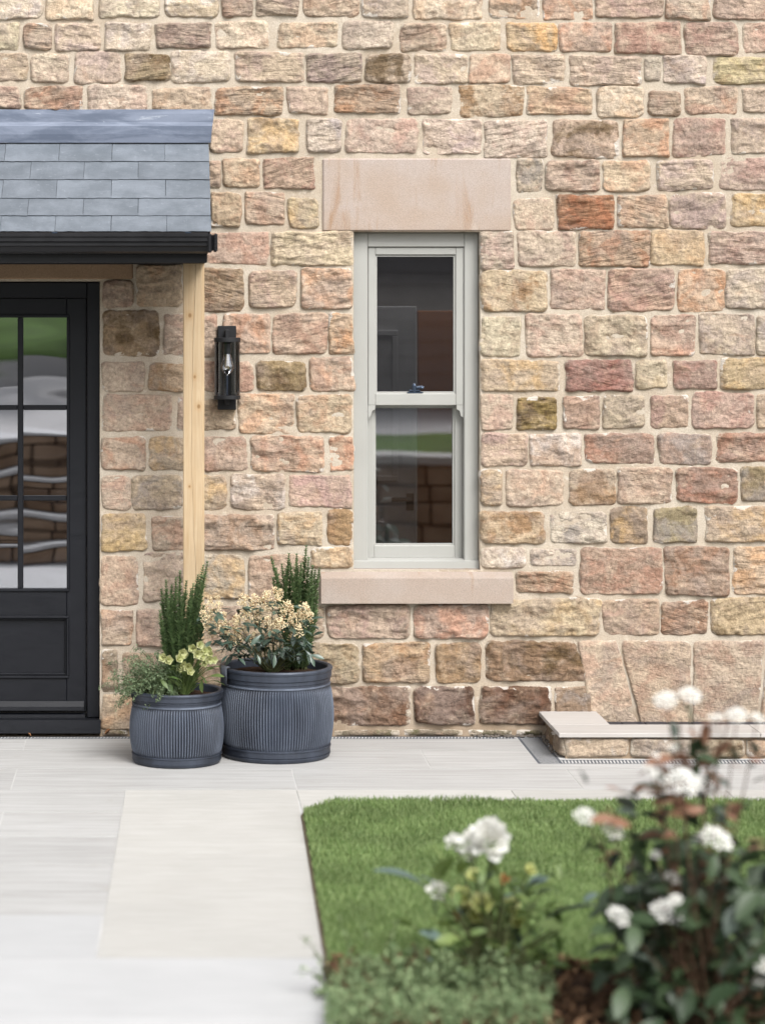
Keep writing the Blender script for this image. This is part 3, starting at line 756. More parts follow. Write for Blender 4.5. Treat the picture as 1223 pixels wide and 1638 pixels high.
for c0, c1 in cols:
    for r0, r1 in rws:
        w, h = kx(c1, YL) - kx(c0, YL), kz(r0, YL) - kz(r1, YL)
        if pm is None:
            mb = MB(); mb.box(-w / 2, w / 2, -.002, .002, -h / 2, h / 2); pm = mb.mesh('pane', G_DOOR)
        o = link('pane', pm, dr, ((kx(c0, YL) + kx(c1, YL)) / 2, YL + .016, (kz(r0, YL) + kz(r1, YL)) / 2), (0, 0, R(rnd.uniform(-.15, .15))))
mb = MB()
mb.prism([(YL - .030, kz(1135, YL)), (YL - .001, kz(1135, YL)), (YL - .001, kz(1121, YL)), (YL - .010, kz(1121, YL)), (YL - .028, kz(1129, YL))], lx0 + .01, lx1 - .012)
mb.prism([(YL - .022, kz(1147, YL)), (YL - .001, kz(1147, YL)), (YL - .001, kz(1140, YL)), (YL - .020, kz(1142, YL))], lx0 + .006, lx1 - .006)
mb.build('weather_bar', M_DOOR, dr)
mb = MB(); mb.prism([(-.035, 0.018), (YD + .1, 0.018), (YD + .1, kz(1147, YD)), (YD - .02, kz(1148, YD)), (-.030, kz(1152, -.03))], fx0 - .01, WX(161.5))
mb.build('threshold', M_DOOR, dr)
mb = MB(); mb.tube([(lx0 + .06, YL, 1.0), (lx0 + .06, YL - .05, 1.0), (lx0 + .17, YL - .05, 1.0)], .010, 8); mb.build('door_handle', M_STEEL, dr)

# ------------------------------------------------------------------ porch canopy
porch = link('porch', None, house)
YE, ZE = -0.76, P(0, 371, D - .76).z - .058
ZA, YA = 2.757, -0.02
def roof_y(py):                            # where the roof slope is seen at row py
    lo, hi = 0.0, 1.0
    for _ in range(40):
        m = (lo + hi) / 2; y = YA + (YE - YA) * m; z = ZA + (ZE - ZA) * m
        if CY - (z - H) / (D + y) * F < py: lo = m
        else: hi = m
    return lo
sl_len = math.hypot(YE - YA, ZE - ZA); pitch = math.atan2(ZA - ZE, YA - YE)
edges = [236, 266, 295, 325, 353, 378.5]
joints = [[7, 94, 179, 264], [48, 134, 221], [3, 90, 178, 265], [44, 133, 221], [0, 88, 177.6, 267]]
rends = [335, 336, 337, 337.5, 338.5]
M_UNDER = m_plain('dark_felt', (40, 40, 44), 0.9, 0.1)
slate_c = {}
def slate_mesh(w, l, seed):
    r = random.Random(seed); nx, nl, th = 14, 5, .011
    xs = np.linspace(-w / 2, w / 2, nx); ls = np.array([0, .004, .012, l * .5, l])
    V = []; Q = []; E = []
    for j in range(nl):
        for i in range(nx):
            e = max(abs(xs[i]) / (w / 2), 1 - ls[j] / l) 
            dz = r.uniform(-1, 1) * .0022 if j == 0 else 0
            V.append((xs[i], ls[j] + dz, th + r.uniform(-.0004, .0004))); E.append(0.95 if j == 0 else 0.6 if i in (0, nx - 1) else 0.2)
    for j in range(nl - 1):
        for i in range(nx - 1): Q.append((j * nx + i, j * nx + i + 1, (j + 1) * nx + i + 1, (j + 1) * nx + i))
    n = len(V)
    for i in range(nx): V.append((V[i][0], V[i][1] + .004, .007)); E.append(.6)
    for i in range(nx - 1): Q.append((n + i, n + i + 1, i + 1, i))
    for i in (0, nx - 1):
        b = len(V)
        for j in range(nl): V.append((V[j * nx + i][0], V[j * nx + i][1], 0)); E.append(.5)
        for j in range(nl - 1):
            q = (j * nx + i, (j + 1) * nx + i, b + j + 1, b + j); Q.append(q if i else q[::-1])
    return mesh_np('slate', V, Q, M_SLATE, False, {'edge': E})
for k in range(5):
    t0, t1 = roof_y(edges[k]), roof_y(edges[k + 1])
    y, z = YA + (YE - YA) * t1, ZA + (ZE - ZA) * t1
    l = (t1 - t0) * sl_len + .03
    js = [joints[k][0] - 87.5 * i for i in range(4, 0, -1)] + joints[k] + [rends[k]]
    for i in range(len(js) - 1):
        xa, xb = (js[i] - CX) / F * (D + y), (js[i + 1] - CX) / F * (D + y)
        xa = max(xa, -1.93)
        if xb - xa < .03: continue
        g = rnd.uniform(.0014, .0024)
        me = slate_mesh(xb - xa - g, l, rnd.randint(1, 9999))
        o = link('slate', me, porch, ((xa + xb) / 2, y, z + .014), (pitch - R(1.6 + rnd.uniform(-.35, .35)), 0, R(rnd.uniform(-.25, .25))))
xr = (338.5 - CX) / F * (D + YE); xl = -1.93
mb = MB(); mb.prism([(YA + .015, ZA - .012), (YE + .03, ZE - .004), (YE + .03, ZE - .02), (-.001, 2.30), (-.001, ZA - .012)], xl + .006, xr - .006)
mb.build('roof_deck', M_UNDER, porch)
# lead flashing: upstand on the wall, bend, apron over the top slates
zu = WZ(175.5); tA = roof_y(229); ya, za = YA + (YE - YA) * tA, ZA + (ZE - ZA) * tA
prof0 = [(-.019, zu), (-.021, zu - .02), (-.022, WZ(196)), (-.026, WZ(202)), (ya * .5 - .016, (za + .032) * .5 + WZ(202) * .5), (ya, za + .032)]
def flash(xa, xb):
    n = 40; V = []; Q = []
    xs = np.linspace(xa, xb, n)
    for i, x in enumerate(xs):
        for j, (y, z) in enumerate(prof0):
            d = 0.0010 * vnoise(np.array([[x * 6, j * 1.7, 2.0]]), 4)[0]
            V.append((x + (0.018 * (1 - j / 5) if (i == n - 1 and xb > 0.15) else 0), y - abs(d), z + d * .6))
    m = len(prof0)
    for i in range(n - 1):
        for j in range(m - 1): Q.append((i * m + j, i * m + j + 1, (i + 1) * m + j + 1, (i + 1) * m + j))
    me = mesh_np('lead_flashing', V, Q, M_LEAD, False)
    o = link('lead_flashing', me, porch); md = o.modifiers.new('thickness', 'SOLIDIFY'); md.thickness = .003
flash(-1.95, WX(7) - .001); flash(WX(6.5), WX(337))
# verge board closing the right-hand side under the slates
for xs_ in (xr - .004, xl + .004):
    mb = MB(); w_ = .012
    mb.plate([(0, 0)] * 0 or [(0, 0), (1, 0), (0, 1)], 0, 1); mb.v = []; mb.f = []
    pr = [(YA, ZA - .004), (YE + .03, ZE + .002), (YE + .03, ZE - .03), (-.012, 2.36), (-.012, ZA - .03)]
    mb.prism(pr, xs_ - w_, xs_); mb.build('verge_board', M_UNDER, porch)
# gutter with lip and bead, end stop, fascia and soffit
dg = D + YE
gz = lambda py: H - (py - CY) / F * (dg - .08)
prof = [(YE - .06, gz(405)), (YE - .078, gz(402)), (YE - .085, gz(395)), (YE - .094, gz(393)), (YE - .094, gz(388)), (YE - .104, gz(386)), (YE - .104, gz(380)), (YE - .110, gz(378.5)), (YE - .110, gz(373)), (YE - .104, gz(372)), (YE - .100, gz(376)), (YE - .080, gz(396)), (YE - .03, gz(400)), (YE - .016, gz(396)), (YE - .012, gz(376)), (YE - .004, gz(374)), (YE - .004, gz(406))]
gxr = (333 - CX) / F * (dg - .1)
mb = MB(); mb.prism(prof, xl - .06, gxr); mb.build('gutter', M_GUTTER, porch)
gx2 = (348 - CX) / F * (dg - .1)
mb = MB()
mb.box(gxr - .002, gxr + .017, YE - .116, YE - .006, gz(404), gz(374), .006)
mb.box(gxr + .017, gxr + .024, YE - .108, YE - .012, gz(401), gz(376), .006)
mb.box(gxr + .024, gx2, YE - .118, YE - .004, gz(403), gz(373.5), .006)
for zz in (380, 388, 394): mb.box(gxr + .026, gx2 - .003, YE - .121, YE - .117, gz(zz + 2), gz(zz), .001)
mb.build('gutter_end', M_GUTTER, porch)
for px in (88, 301, -130):
    x = (px - CX) / F * (dg - .1); mb = MB(); mb.box(x - .012, x + .012, YE - .112, YE - .02, gz(373.4), gz(371.6), .001); mb.build('gutter_clip', M_STEEL, porch)
fz1 = H - (420.5 - CY) / F * dg
mb = MB(); mb.box(xl, (331.5 - CX) / F * dg, YE - .003, YE + .022, fz1, ZE + .004, .003); mb.build('fascia', M_GUTTER, porch)
mb = MB(); mb.box(xl + .004, (331.5 - CX) / F * dg - .004, YE + .023, -.022, fz1 + .004, fz1 + .018); mb.build('soffit', M_UNDER, porch)

# oak posts, the front face split by a drying crack
def post(x0, x1, y0, y1, z1, seed):
    n = 90; V = []; Q = []; zs = np.linspace(0, z1, n)
    cxk = []
    for i, z in enumerate(zs):
        f = float(np.interp(z, [0, .7, 1.0, 1.3, 1.7, 2.25], [.70, .66, .50, .38, .42, .60])) + .02 * vnoise(np.array([[z * 9, seed, .3]]), 2)[0] + .012 * vnoise(np.array([[z * 40, seed, .3]]), 3)[0]
        cxk.append(x0 + (x1 - x0) * f)
    b = .008
    for i, z in enumerate(zs):
        k = cxk[i]; hw = .0004 + .0005 * (.5 + .5 * math.sin(z * 2.9 + 1)); dp = .007
        row = [(x0, y1), (x0, y0 + .003), (x0 + .003, y0), (k - hw, y0), (k, y0 + dp), (k + hw, y0), (x1 - .013, y0), (x1, y0 + .013), (x1, y1)]
        V += [(a, c, z) for a, c in row]
    m = 9
    for i in range(n - 1):
        for j in range(m - 1): Q.append((i * m + j, i * m + j + 1, (i + 1) * m + j + 1, (i + 1) * m + j))
        Q.append((i * m + m - 1, i * m, (i + 1) * m, (i + 1) * m + m - 1))
    me = mesh_np('post', V, Q, M_OAK)
    cx = (x0 + x1) / 2; me.transform(Matrix.Translation((-cx, 0, 0)))
    return link('post', me, porch, (cx, 0, 0))
yp = -0.36; dp_ = D + yp
xa, xb = (293.2 - CX) / F * dp_, (327.2 - CX) / F * dp_
post(xa, xb, yp, yp + .098, fz1 + .003, 1)
post(-1.80, -1.702, yp, yp + .098, fz1 + .003, 2)

# ------------------------------------------------------------------ wall lamp
yl = -.10
lm = thing('wall_lamp', 'black outdoor wall lamp with a clear glass cylinder and filament bulb, beside the oak post', 'lamp', (WX(363), 0, WZ(588)))
def lbuild(mb, name, mat, smooth=False):
    for i, v in enumerate(mb.v): mb.v[i] = (v[0] - lm.location.x, v[1], v[2] - lm.location.z)
    return mb.build(name, mat, lm, smooth)
lx = (363.5 - CX) / F * (D + yl); lzf = lambda py: H - (py - CY) / F * (D + yl)
mb = MB(); mb.box(WX(348), WX(377.5), -.045, -.008, WZ(655), WZ(521), .003); lbuild(mb, 'back_plate', M_LAMP)
for py0, py1, bz in ((547, 540, 531), (638.5, 632.5, 645)):
    r = 21.2 / F * (D + yl); z0, z1 = lzf(py0), lzf(py1)
    mb = MB(); mb.lathe([(0, z0), (r - .002, z0), (r, z0 + .002), (r, z1 - .002), (r - .002, z1), (0, z1)], 40, (lx, yl, 0)); lbuild(mb, 'disc', M_LAMP)
    mb = MB(); zz = lzf(bz); mb.box(lx - .010, lx + .010, yl - .02, -.044, min(zz, (z0 + z1) / 2) - .006, max(zz, (z0 + z1) / 2) + .010, .003); lbuild(mb, 'bracket', M_LAMP)
r = 20.4 / F * (D + yl); mb = MB()
mb.lathe([(r, lzf(632.4)), (r, lzf(547.1))], 48, (lx, yl, 0)); lbuild(mb, 'glass_cylinder', G_CLEAR, True)
mb = MB(); mb.lathe([(0, lzf(566)), (.019, lzf(566)), (.019, lzf(549)), (.010, lzf(547.2)), (0, lzf(547.2))], 20, (lx, yl, 0)); lbuild(mb, 'bulb_socket', M_LAMP, False)
zb0, zb1 = lzf(601), lzf(566.2); hb = zb1 - zb0
mb = MB(); mb.lathe([(0.001, zb0), (.012, zb0 + .006 * 1), (.024, zb0 + .2 * hb), (.0315, zb0 + .36 * hb), (.030, zb0 + .48 * hb), (.022, zb0 + .74 * hb), (.016, zb1)], 28, (lx, yl, 0))
G_BULB = m_glass('bulb_glass', 0.16, (0.86, 0.86, 0.86, 1)); bo = lbuild(mb, 'bulb', G_BULB, True)
M_FIL = m_plain('filament', (214, 190, 140), 0.4, 0.5)
for dx in (-.008, -.003, .003, .008):
    mb = MB(); mb.tube([(lx + dx * .6, yl, lzf(567)), (lx + dx, yl - .002, lzf(578)), (lx + dx * .9, yl, lzf(590))], .0017, 5)
    for i, v in enumerate(mb.v): mb.v[i] = (v[0] - lm.location.x, v[1], v[2] - lm.location.z)
    mb.build('filament', M_FIL, bo)
mb = MB(); mb.tube([(lx, yl, lzf(601)), (lx, yl, lzf(632))], .0035, 8); lbuild(mb, 'rod', M_STEEL)

# ================================================================== GROUND
M_GROUND = m_plain('ground_earth', (150, 142, 128), 0.95, 0.1, 0.2, 3)
M_TURFB = m_plain('turf_base', (66, 84, 44), 0.95, 0.1, 0.3, 25)
def sheet(name, x0, x1, y0, y1, z, mat, kind='structure', parent=None):
    o = link(name, mesh_np(name, [(x0, y0, z), (x1, y0, z), (x1, y1, z), (x0, y1, z)], [(0, 1, 2, 3)], mat), parent)
    o['kind'] = kind
    return o
sheet('ground', -250, 250, -300, 60, -0.16, M_GROUND)

def slab(mb, pts, z0, z1):
    n = len(pts)
    if sum(pts[i][0] * pts[(i + 1) % n][1] - pts[(i + 1) % n][0] * pts[i][1] for i in range(n)) < 0: pts = pts[::-1]
    mb.add([(x, y, z0) for x, y in pts] + [(x, y, z1) for x, y in pts],
           [(i, (i + 1) % n, n + (i + 1) % n, n + i) for i in range(n)] + [tuple(range(n))[::-1], tuple(range(n, 2 * n))])
def GP(px, py):
    d = GD(py); return ((px - CX) / F * d, d - D)
# path: a band of cream slabs, turned a degree from the wall's square
pl = lambda dep: (201.5 - (GD(1264.5) - dep) * 0 - CX) / F * dep
PL0, PL1 = GP(201.5, 1264.5), GP(157, 1533)         # left edge of the path band, far and near
PR0, PR1 = GP(478.5, 1302), GP(510, 1500)           # lawn's left edge
Y_PATH, Y_NEAR, Y_NEARL = PL0[1], PL1[1], GP(0, 1464)[1]
def lx_at(a, b, y): return a[0] + (b[0] - a[0]) * (y - a[1]) / (b[1] - a[1])
terrace = sheet('terrace', -3.4, 4.9, -3.9, -0.006, -0.0015, M_GROUT)
ZT_ = 0.0
def tiles():
    rows = [-0.075, -0.365, -0.825, -1.285, -1.745, -2.205, -2.665, -3.125, Y_NEARL]
    for r in range(len(rows) - 1):
        ya, yb = rows[r] - .0025, rows[r + 1] + .0025
        off = -0.64 if r % 2 == 0 else -0.03
        for k in range(-3, 5):
            x0, x1 = off + 1.198 * k + .0025, off + 1.198 * (k + 1) - .0025
            x0, x1 = max(x0, -3.4), min(x1, 4.9)
            if x1 - x0 < .05: continue
            # keep clear of the low wall's drain
            segs = [(x0, x1, ya, yb)]
            lim = 1.652
            if ya > -0.70:
                segs = []
                if x0 < lim: segs.append((x0, min(x1, lim), ya, yb))
                if yb < -0.705 and x1 > lim: segs.append((max(x0, lim), x1, -0.705, yb))
            if yb < Y_PATH:
                xr_ = lx_at(PL0, PL1, (ya + yb) / 2)
            for a, b, c, d in segs:
                pts = [(a, c), (b, c), (b, d), (a, d)]
                if d < Y_PATH and a > lx_at(PL0, PL1, max(d, Y_PATH)) and c < Y_PATH: continue
                if d < Y_PATH:                    # clip against the path band
                    cc = c
                    if cc > Y_PATH:
                        if b > lx_at(PL0, PL1, Y_PATH):
                            mb = MB(); slab(mb, [(a, cc), (b, cc), (b, Y_PATH + .003), (a, Y_PATH + .003)], -.02, ZT_); mb.build('tile', M_TILE, terrace)
                            if a > PL0[0]: continue
                            cc = Y_PATH + .003
                            pts = [(a, cc), (PL0[0] - .003, cc), (lx_at(PL0, PL1, d) - .003, d), (a, d)]
                            if lx_at(PL0, PL1, d) - .003 <= a: continue
                        else: pts = [(a, c), (b, c), (b, d), (a, d)]
                    else:
                        e0, e1 = lx_at(PL0, PL1, c) - .003, lx_at(PL0, PL1, d) - .003
                        if a >= min(e0, e1): continue
                        pts = [(a, c), (min(b, e0), c), (min(b, e1), d), (a, d)]
                mb = MB(); slab(mb, pts, -.02, ZT_); mb.build('tile', M_TILE, terrace)
tiles()
path = sheet('path', -3.4, 4.9, -4.42, -1.27, -0.0035, M_GROUT)
def pslab(pts, mat, z=0.002):
    mb = MB(); slab(mb, pts, -.03, z); mb.build('paving_slab', mat, path)
ys = [Y_PATH, GP(0, 1366)[1], GP(0, 1444)[1], Y_NEAR]
for i in range(3):
    a, b = ys[i] - .0008, ys[i + 1] + .0008
    pslab([(lx_at(PL0, PL1, a), a), (lx_at(PR0, PR1, a) + .004, a), (lx_at(PR0, PR1, b) + .004, b), (lx_at(PL0, PL1, b), b)], M_SLAB)
yLf = GP(0, 1277)[1]; x = lx_at(PR0, PR1, Y_PATH) + .006
while x < 4.8:
    pslab([(x, Y_PATH), (x + .892, Y_PATH), (x + .892, yLf - .32), (x, yLf - .32)], M_SLAB); x += .895
# front paving, nearest the camera
xe = lx_at(PL0, PL1, (Y_NEAR + Y_NEARL) / 2)
pslab([(-3.4, Y_NEARL - .003), (-1.1, Y_NEARL - .003), (-1.1, Y_NEAR), (-3.4, Y_NEAR)], M_FRONT)
pslab([(-1.096, Y_NEARL - .003), (xe - .004, Y_NEARL - .003), (xe - .012, Y_NEAR), (-1.096, Y_NEAR)], M_FRONT)
for x0, x1 in ((-3.4, -1.4), (-1.398, lx_at(PR0, PR1, -4.5) + .01)):
    for y0, y1 in ((Y_NEAR - .004, -4.60), (-4.604, -5.25), (-5.254, -5.9)):
        if y0 > -4.4: pslab([(x0, y0), (x1, y0), (x1, y1), (x0, y1)], M_FRONT)
        else: pslab([(x0, y0), (x1, y0), (x1, y1), (x0, y1)], M_FRONT)
nearp = sheet('near_paving', -6, 0.62, -13, -5.9, -0.004, M_FRONT)

# ------------------------------------------------------------------ drain along the wall
drain = thing('drain_channel', 'narrow grey slotted drain along the foot of the house wall and round the low wall', 'drain', (0, 0, 0))
def grate(x0, x1, y0, y1, along, step=.0155):
    mb = MB(); z = -.001
    if along == 'x':
        mb.box(x0, x1, y0, y0 + .012, -.03, z); mb.box(x0, x1, y1 - .012, y1, -.03, z)
        n = int((x1 - x0) / step)
        for i in range(n):
            x = x0 + i * step; mb.add([(x, y0 + .012, z), (x + .0085, y0 + .012, z), (x + .0145, y1 - .012, z), (x + .006, y1 - .012, z)], [(0, 1, 2, 3)])
    else:
        mb.box(x0, x0 + .012, y0, y1, -.03, z); mb.box(x1 - .012, x1, y0, y1, -.03, z)
        n = int((y1 - y0) / step)
        for i in range(n):
            y = y0 + i * step; mb.add([(x0 + .012, y, z), (x1 - .012, y, z), (x1 - .012, y + .0085, z), (x0 + .012, y + .0085, z)], [(0, 1, 2, 3)])
    o = mb.build('grate', M_DRAIN, drain); o['kind'] = 'stuff'
grate(-2.2, 1.648, -.072, -.008, 'x'); grate(1.655, 1.765, -.70, -.009, 'y'); grate(1.767, 4.6, -.70, -.604, 'x')
mb = MB(); mb.box(-2.2, 1.650, -.073, -.007, -.035, -.012); mb.box(1.652, 1.768, -.703, -.007, -.035, -.012); mb.box(1.769, 4.6, -.703, -.60, -.035, -.012)
mb.build('channel', M_DARK, drain)

# ------------------------------------------------------------------ low wall with coping round the light well
lw = thing('low_wall', 'low stone wall with pale flat coping round the light well at the foot of the house', 'low wall', (1.77, -.58, 0))
def lw_b(mb, name, mat):
    for i, v in enumerate(mb.v): mb.v[i] = (v[0] - 1.77, v[1] + .58, v[2])
    return mb.build(name, mat, lw)
mb = MB(); mb.box(1.795, 4.7, -.572, -.39, -.03, .0965); mb.box(1.795, 2.02, -.389, -.004, -.03, .0965); lw_b(mb, 'core', M_MORTAR)
CT, CB = .1176, .098
mb = MB(); mb.box(1.760, 2.030, -.370, -.003, CB, CT, .002); lw_b(mb, 'coping', M_COPE)
xs_ = [1.760, 2.66, 3.56, 4.7]
for a, b in zip(xs_[:-1], xs_[1:]):
    mb = MB(); mb.box(a + .001, b - .001, -.604, -.372, CB, CT, .002); lw_b(mb, 'coping', M_COPE)
zc, hs_ = .048, .086
for i, (px0, px1, c, s) in enumerate(((903, 1003, (196, 166, 148), 'w'), (1007, 1106, (170, 152, 138), 'gr'), (1110, 1190, (178, 156, 132), 'k'), (1194, 1290, (186, 160, 138), ''), (1296, 1400, (176, 150, 126), ''))):
    xa, xb = (px0 - CX) / F * 11.18, (px1 - CX) / F * 11.18
    put_stone(lw, 0, 0, xb - xa, hs_, c, s, 600 + i, loc=((xa + xb) / 2 - 1.77, .004, zc))
for i, (ya, yb, c) in enumerate(((-.572, -.40, (150, 126, 104)), (-.39, -.21, (132, 108, 88)), (-.20, -.03, (146, 120, 96)))):
    put_stone(lw, 0, 0, yb - ya, hs_, c, 'r', 620 + i, rot=(0, 0, R(-90)), loc=(1.793 - 1.77, (ya + yb) / 2 + .58, zc))
M_GRATE = m_plain('well_grate_steel', (42, 48, 62), 0.45, 0.4)
gt_ = thing('light_well_cover', 'dark metal cover strip over the light well between the coping and the wall', 'well cover', (2.03, -.2, .07))
x = 2.034
while x < 4.6:
    mb = MB(); mb.box(x - 2.03, x + .106 - 2.03, -.165, .185, -.01, 0, .002); mb.build('cover_plate', M_GRATE, gt_); x += .109

# ------------------------------------------------------------------ ribbed planters
def planter(label, cx, cy, rr, hh, nrib):
    t = thing('planter', label, 'planter', (cx, cy, 0), 'ribbed zinc planters by the front door')
    n = nrib * 4
    def prof_r(u): return rr * (0.955 + 0.075 * math.sin(math.pi * min(1, max(0, u * 0.93 + .04))) ** 0.9)
    zb, zt = hh * .135, hh * .80
    us = np.linspace(0, 1, 16)
    V = []; Q = []; E = []
    for i in range(n):
        a = 2 * math.pi * i / n; ph = i % 4; d = (0.0032, 0.0004, -0.0036, 0.0004)[ph] * rr / .25
        for u in us:
            fade = min(1, u / .05, (1 - u) / .05) if 0 < u < 1 else 0
            r = prof_r(u) + d * fade
            V.append((r * math.cos(a), r * math.sin(a), zb + (zt - zb) * u)); E.append(1.0 * fade if ph == 0 else 0.0)
    m = len(us)
    for i in range(n):
        for j in range(m - 1): Q.append((i * m + j, ((i + 1) % n) * m + j, ((i + 1) % n) * m + j + 1, i * m + j + 1))
    link('ribbed_body', mesh_np('ribbed_body', V, Q, M_ZINC, True, {'edge': E}), t)
    r0, r1 = prof_r(0), prof_r(1)
    def band(name, pr):
        mb = MB(); mb.lathe(pr, 96); return mb.build(name, M_ZINC, t, False)
    o = band('base_band', [(0, .001), (r0 - .006, .001), (r0 - .001, .004), (r0 + .004, .016), (r0 + .004, .020), (r0 - .0005, .022), (r0 + .003, hh * .06), (r0 + .003, hh * .115), (r0 + .006, hh * .12), (r0 + .006, hh * .13), (r0 + .002, zb + .001)])
    o = band('rim', [(r1 + .001, zt - .001), (r1 + .005, zt + .002), (r1 + .005, zt + .008), (r1 + .001, zt + .010), (r1 + .001, zt + .018), (r1 + .004, zt + .021), (r1 + .004, hh * .885), (r1 + .009, hh * .895), (r1 + .010, hh * .955), (r1 + .013, hh * .965), (r1 + .014, hh * .985), (r1 + .010, hh), (r1 - .006, hh), (r1 - .010, hh * .985), (r1 - .012, hh * .80)])
    for ob in t.children[-2:]:
        z0 = [v.co.z for v in ob.data.vertices]; at = ob.data.attributes.new('edge', 'FLOAT', 'POINT')
        rads = [math.hypot(v.co.x, v.co.y) for v in ob.data.vertices]; mx = max(rads)
        lines = (.020, hh * .13, hh * .125, zt + .008, zt + .002)
        at.data.foreach_set('value', np.array([0.75 if min(abs(z - q) for q in lines) < .0018 else 0.0 for z in z0], dtype=np.float32))
        ob.data.polygons.foreach_set('use_smooth', np.ones(len(ob.data.polygons), bool))
        try:
            ob.data.set_sharp_from_angle(angle=R(28))
        except Exception: pass
    zs_ = hh * .90; mb = MB(); rs = r1 - .006; k = 40
    vs = [(0, 0, zs_ + .015)]; fs = []
    rr_ = random.Random(5)
    for q in range(1, 7):
        for i in range(k):
            a = 2 * math.pi * i / k; vs.append((rs * q / 6 * math.cos(a), rs * q / 6 * math.sin(a), zs_ + .012 * (1 - (q / 6) ** 2) + rr_.uniform(-.006, .006)))
    for i in range(k): fs.append((0, 1 + i, 1 + (i + 1) % k))
    for q in range(5):
        for i in range(k): fs.append((1 + q * k + i, 1 + (q + 1) * k + i, 1 + (q + 1) * k + (i + 1) % k, 1 + q * k + (i + 1) % k))
    mb.add(vs, fs); mb.build('soil', M_SOIL, t)
    return t
PS = (.058, -.640); PB = (.505, -.485)
planter('smaller ribbed zinc planter with trailing greenery, lime flowers and an upright shrub', PS[0], PS[1], .2015, .322, 104)
planter('larger ribbed zinc planter with cream flowers and an upright shrub, under the window sill', PB[0], PB[1], .2505, .405, 124)
mb = MB(); a0 = R(222)
for i in range(7):
    a = R(198 + i * 2.2); r = .264
    mb.v += [(r * math.cos(a), r * math.sin(a), -.055), (r * math.cos(a), r * math.sin(a), .02 + .004 * (i % 2)), ((r - .022) * math.cos(a), (r - .022) * math.sin(a), .022)]
for i in range(6):
    for j in range(2): mb.f.append((i * 3 + j, i * 3 + 3 + j, i * 3 + 4 + j, i * 3 + 1 + j))
M_TAG = m_plain('grey_label_strip', (112, 118, 128), 0.5, 0.3)
o = mb.build('plant_label', M_TAG, None, True, (PB[0], PB[1], .392)); o.modifiers.new('thickness', 'SOLIDIFY').thickness = .002
tag(o, 'small grey label strip folded over the left rim of the larger planter', 'label')

# ================================================================== PLANTS
def leaf_tpl(kind='oval', nseg=4, fold=.18, curve=.18, width=.42):
    V = []; Q = []
    for i in range(nseg + 1):
        u = i / nseg
        if kind == 'oval': w = width * math.sin(math.pi * min(1, u * .93 + .05)) ** .8
        elif kind == 'ob': w = width * math.sin(math.pi * (u ** 1.35) * .95 + .06) ** .9
        else: w = width * (math.sin(math.pi * u * .96 + .03))
        w = max(w, .02); z = -curve * u * u
        V += [(-w / 2, u, z + fold * w), (0, u, z), (w / 2, u, z + fold * w)]
    for i in range(nseg):
        b = i * 3; Q += [(b, b + 1, b + 4, b + 3), (b + 1, b + 2, b + 5, b + 4)]
    return np.array(V), np.array(Q)
def basis(d, roll=0.0, up=Vector((0, 0, 1))):
    d = Vector(d).normalized(); x = d.cross(up)
    if x.length < 1e-3: x = Vector((1, 0, 0))
    x.normalize(); z = x.cross(d)
    m = Matrix((x, d, z)).transposed()
    return m @ Matrix.Rotation(roll, 3, 'Y')
class LC:                               # many leaves in one mesh
    def __init__(s, tpl): s.tv, s.tq = tpl; s.v = []; s.q = []; s.n = 0
    def add(s, pos, d, size, roll=0.0, wid=1.0):
        m = np.array(basis(d, roll)); v = (s.tv * np.array([wid, 1, 1])) * size
        s.v.append(v @ m.T + np.array(pos)); s.q.append(s.tq + s.n); s.n += len(s.tv)
    def build(s, name, mat, parent=None, loc=None):
        return link(name, mesh_np(name, np.concatenate(s.v), np.concatenate(s.q), mat, True), parent, loc)
def rdir(r, up=0.0):
    a = r.uniform(0, 2 * math.pi); z = r.uniform(-1, 1); s = math.sqrt(1 - z * z)
    return Vector((s * math.cos(a), s * math.sin(a), z + up)).normalized()

M_EUON = m_leaf('euonymus_leaf', (100, 128, 84), (152, 178, 122), 0.42, 0.5, .25)
M_STEM = m_plain('green_stem', (92, 96, 62), 0.8, 0.2)
M_THYME = m_leaf('small_trailing_leaf', (108, 132, 94), (150, 168, 128), 0.55, 0.3, .25)
M_HELL = m_leaf('hellebore_leaf', (96, 124, 66), (140, 160, 98), 0.45, 0.4, .3)
M_LIME = m_leaf('lime_petal', (222, 226, 162), (238, 238, 190), 0.6, 0.2, .35, .72)
M_PIER = m_leaf('dark_glossy_leaf', (62, 84, 74), (108, 128, 110), 0.32, 0.5, .12)
M_PEACH = m_leaf('cream_blossom', (240, 222, 182), (248, 236, 204), 0.7, 0.15, .3, .85)
M_PEACH2 = m_leaf('blush_bud', (206, 160, 118), (226, 190, 150), 0.7, 0.15, .2, .65)

# upright shrub: one branch = stem with paired small leaves
def upright(label, cx, cy, zs, branches, seed):
    t = thing('upright_shrub', label, 'shrub', (cx, cy, zs), 'upright small-leaved shrubs in the planters')
    r = random.Random(seed); tpl = leaf_tpl('oval', 2, .22, .12, .50)
    for (bx, by, tx, ty, hz) in branches:
        lc = LC(tpl); pts = []
        n = int(hz / .0105); sw = r.uniform(-.012, .012)
        for i in range(n + 1):
            u = i / n
            c = Vector((bx + (tx - bx) * u ** 1.2 + sw * math.sin(u * 4), by + (ty - by) * u ** 1.2, hz * u)); pts.append(c)
            if u < .04: continue
            L = (.025 if u > .12 else .021) * (1.12 - .55 * max(0, u - .82) / .18) * r.uniform(.85, 1.15)
            for k in range(4):
                a = i * 1.15 + k * math.pi / 2 + r.uniform(-.35, .35)
                d = Vector((math.cos(a), math.sin(a), .95 + 1.5 * max(0, u - .9) * 10 * .3 + r.uniform(-.25, .4)))
                lc.add(c, d, L, r.uniform(-.4, .4))
        bo = lc.build('branch', M_EUON, t)
        mb = MB(); mb.tube(pts[::4] + [pts[-1]], [.0028, .0012], 5); mb.build('stem', M_STEM, bo)
    return t
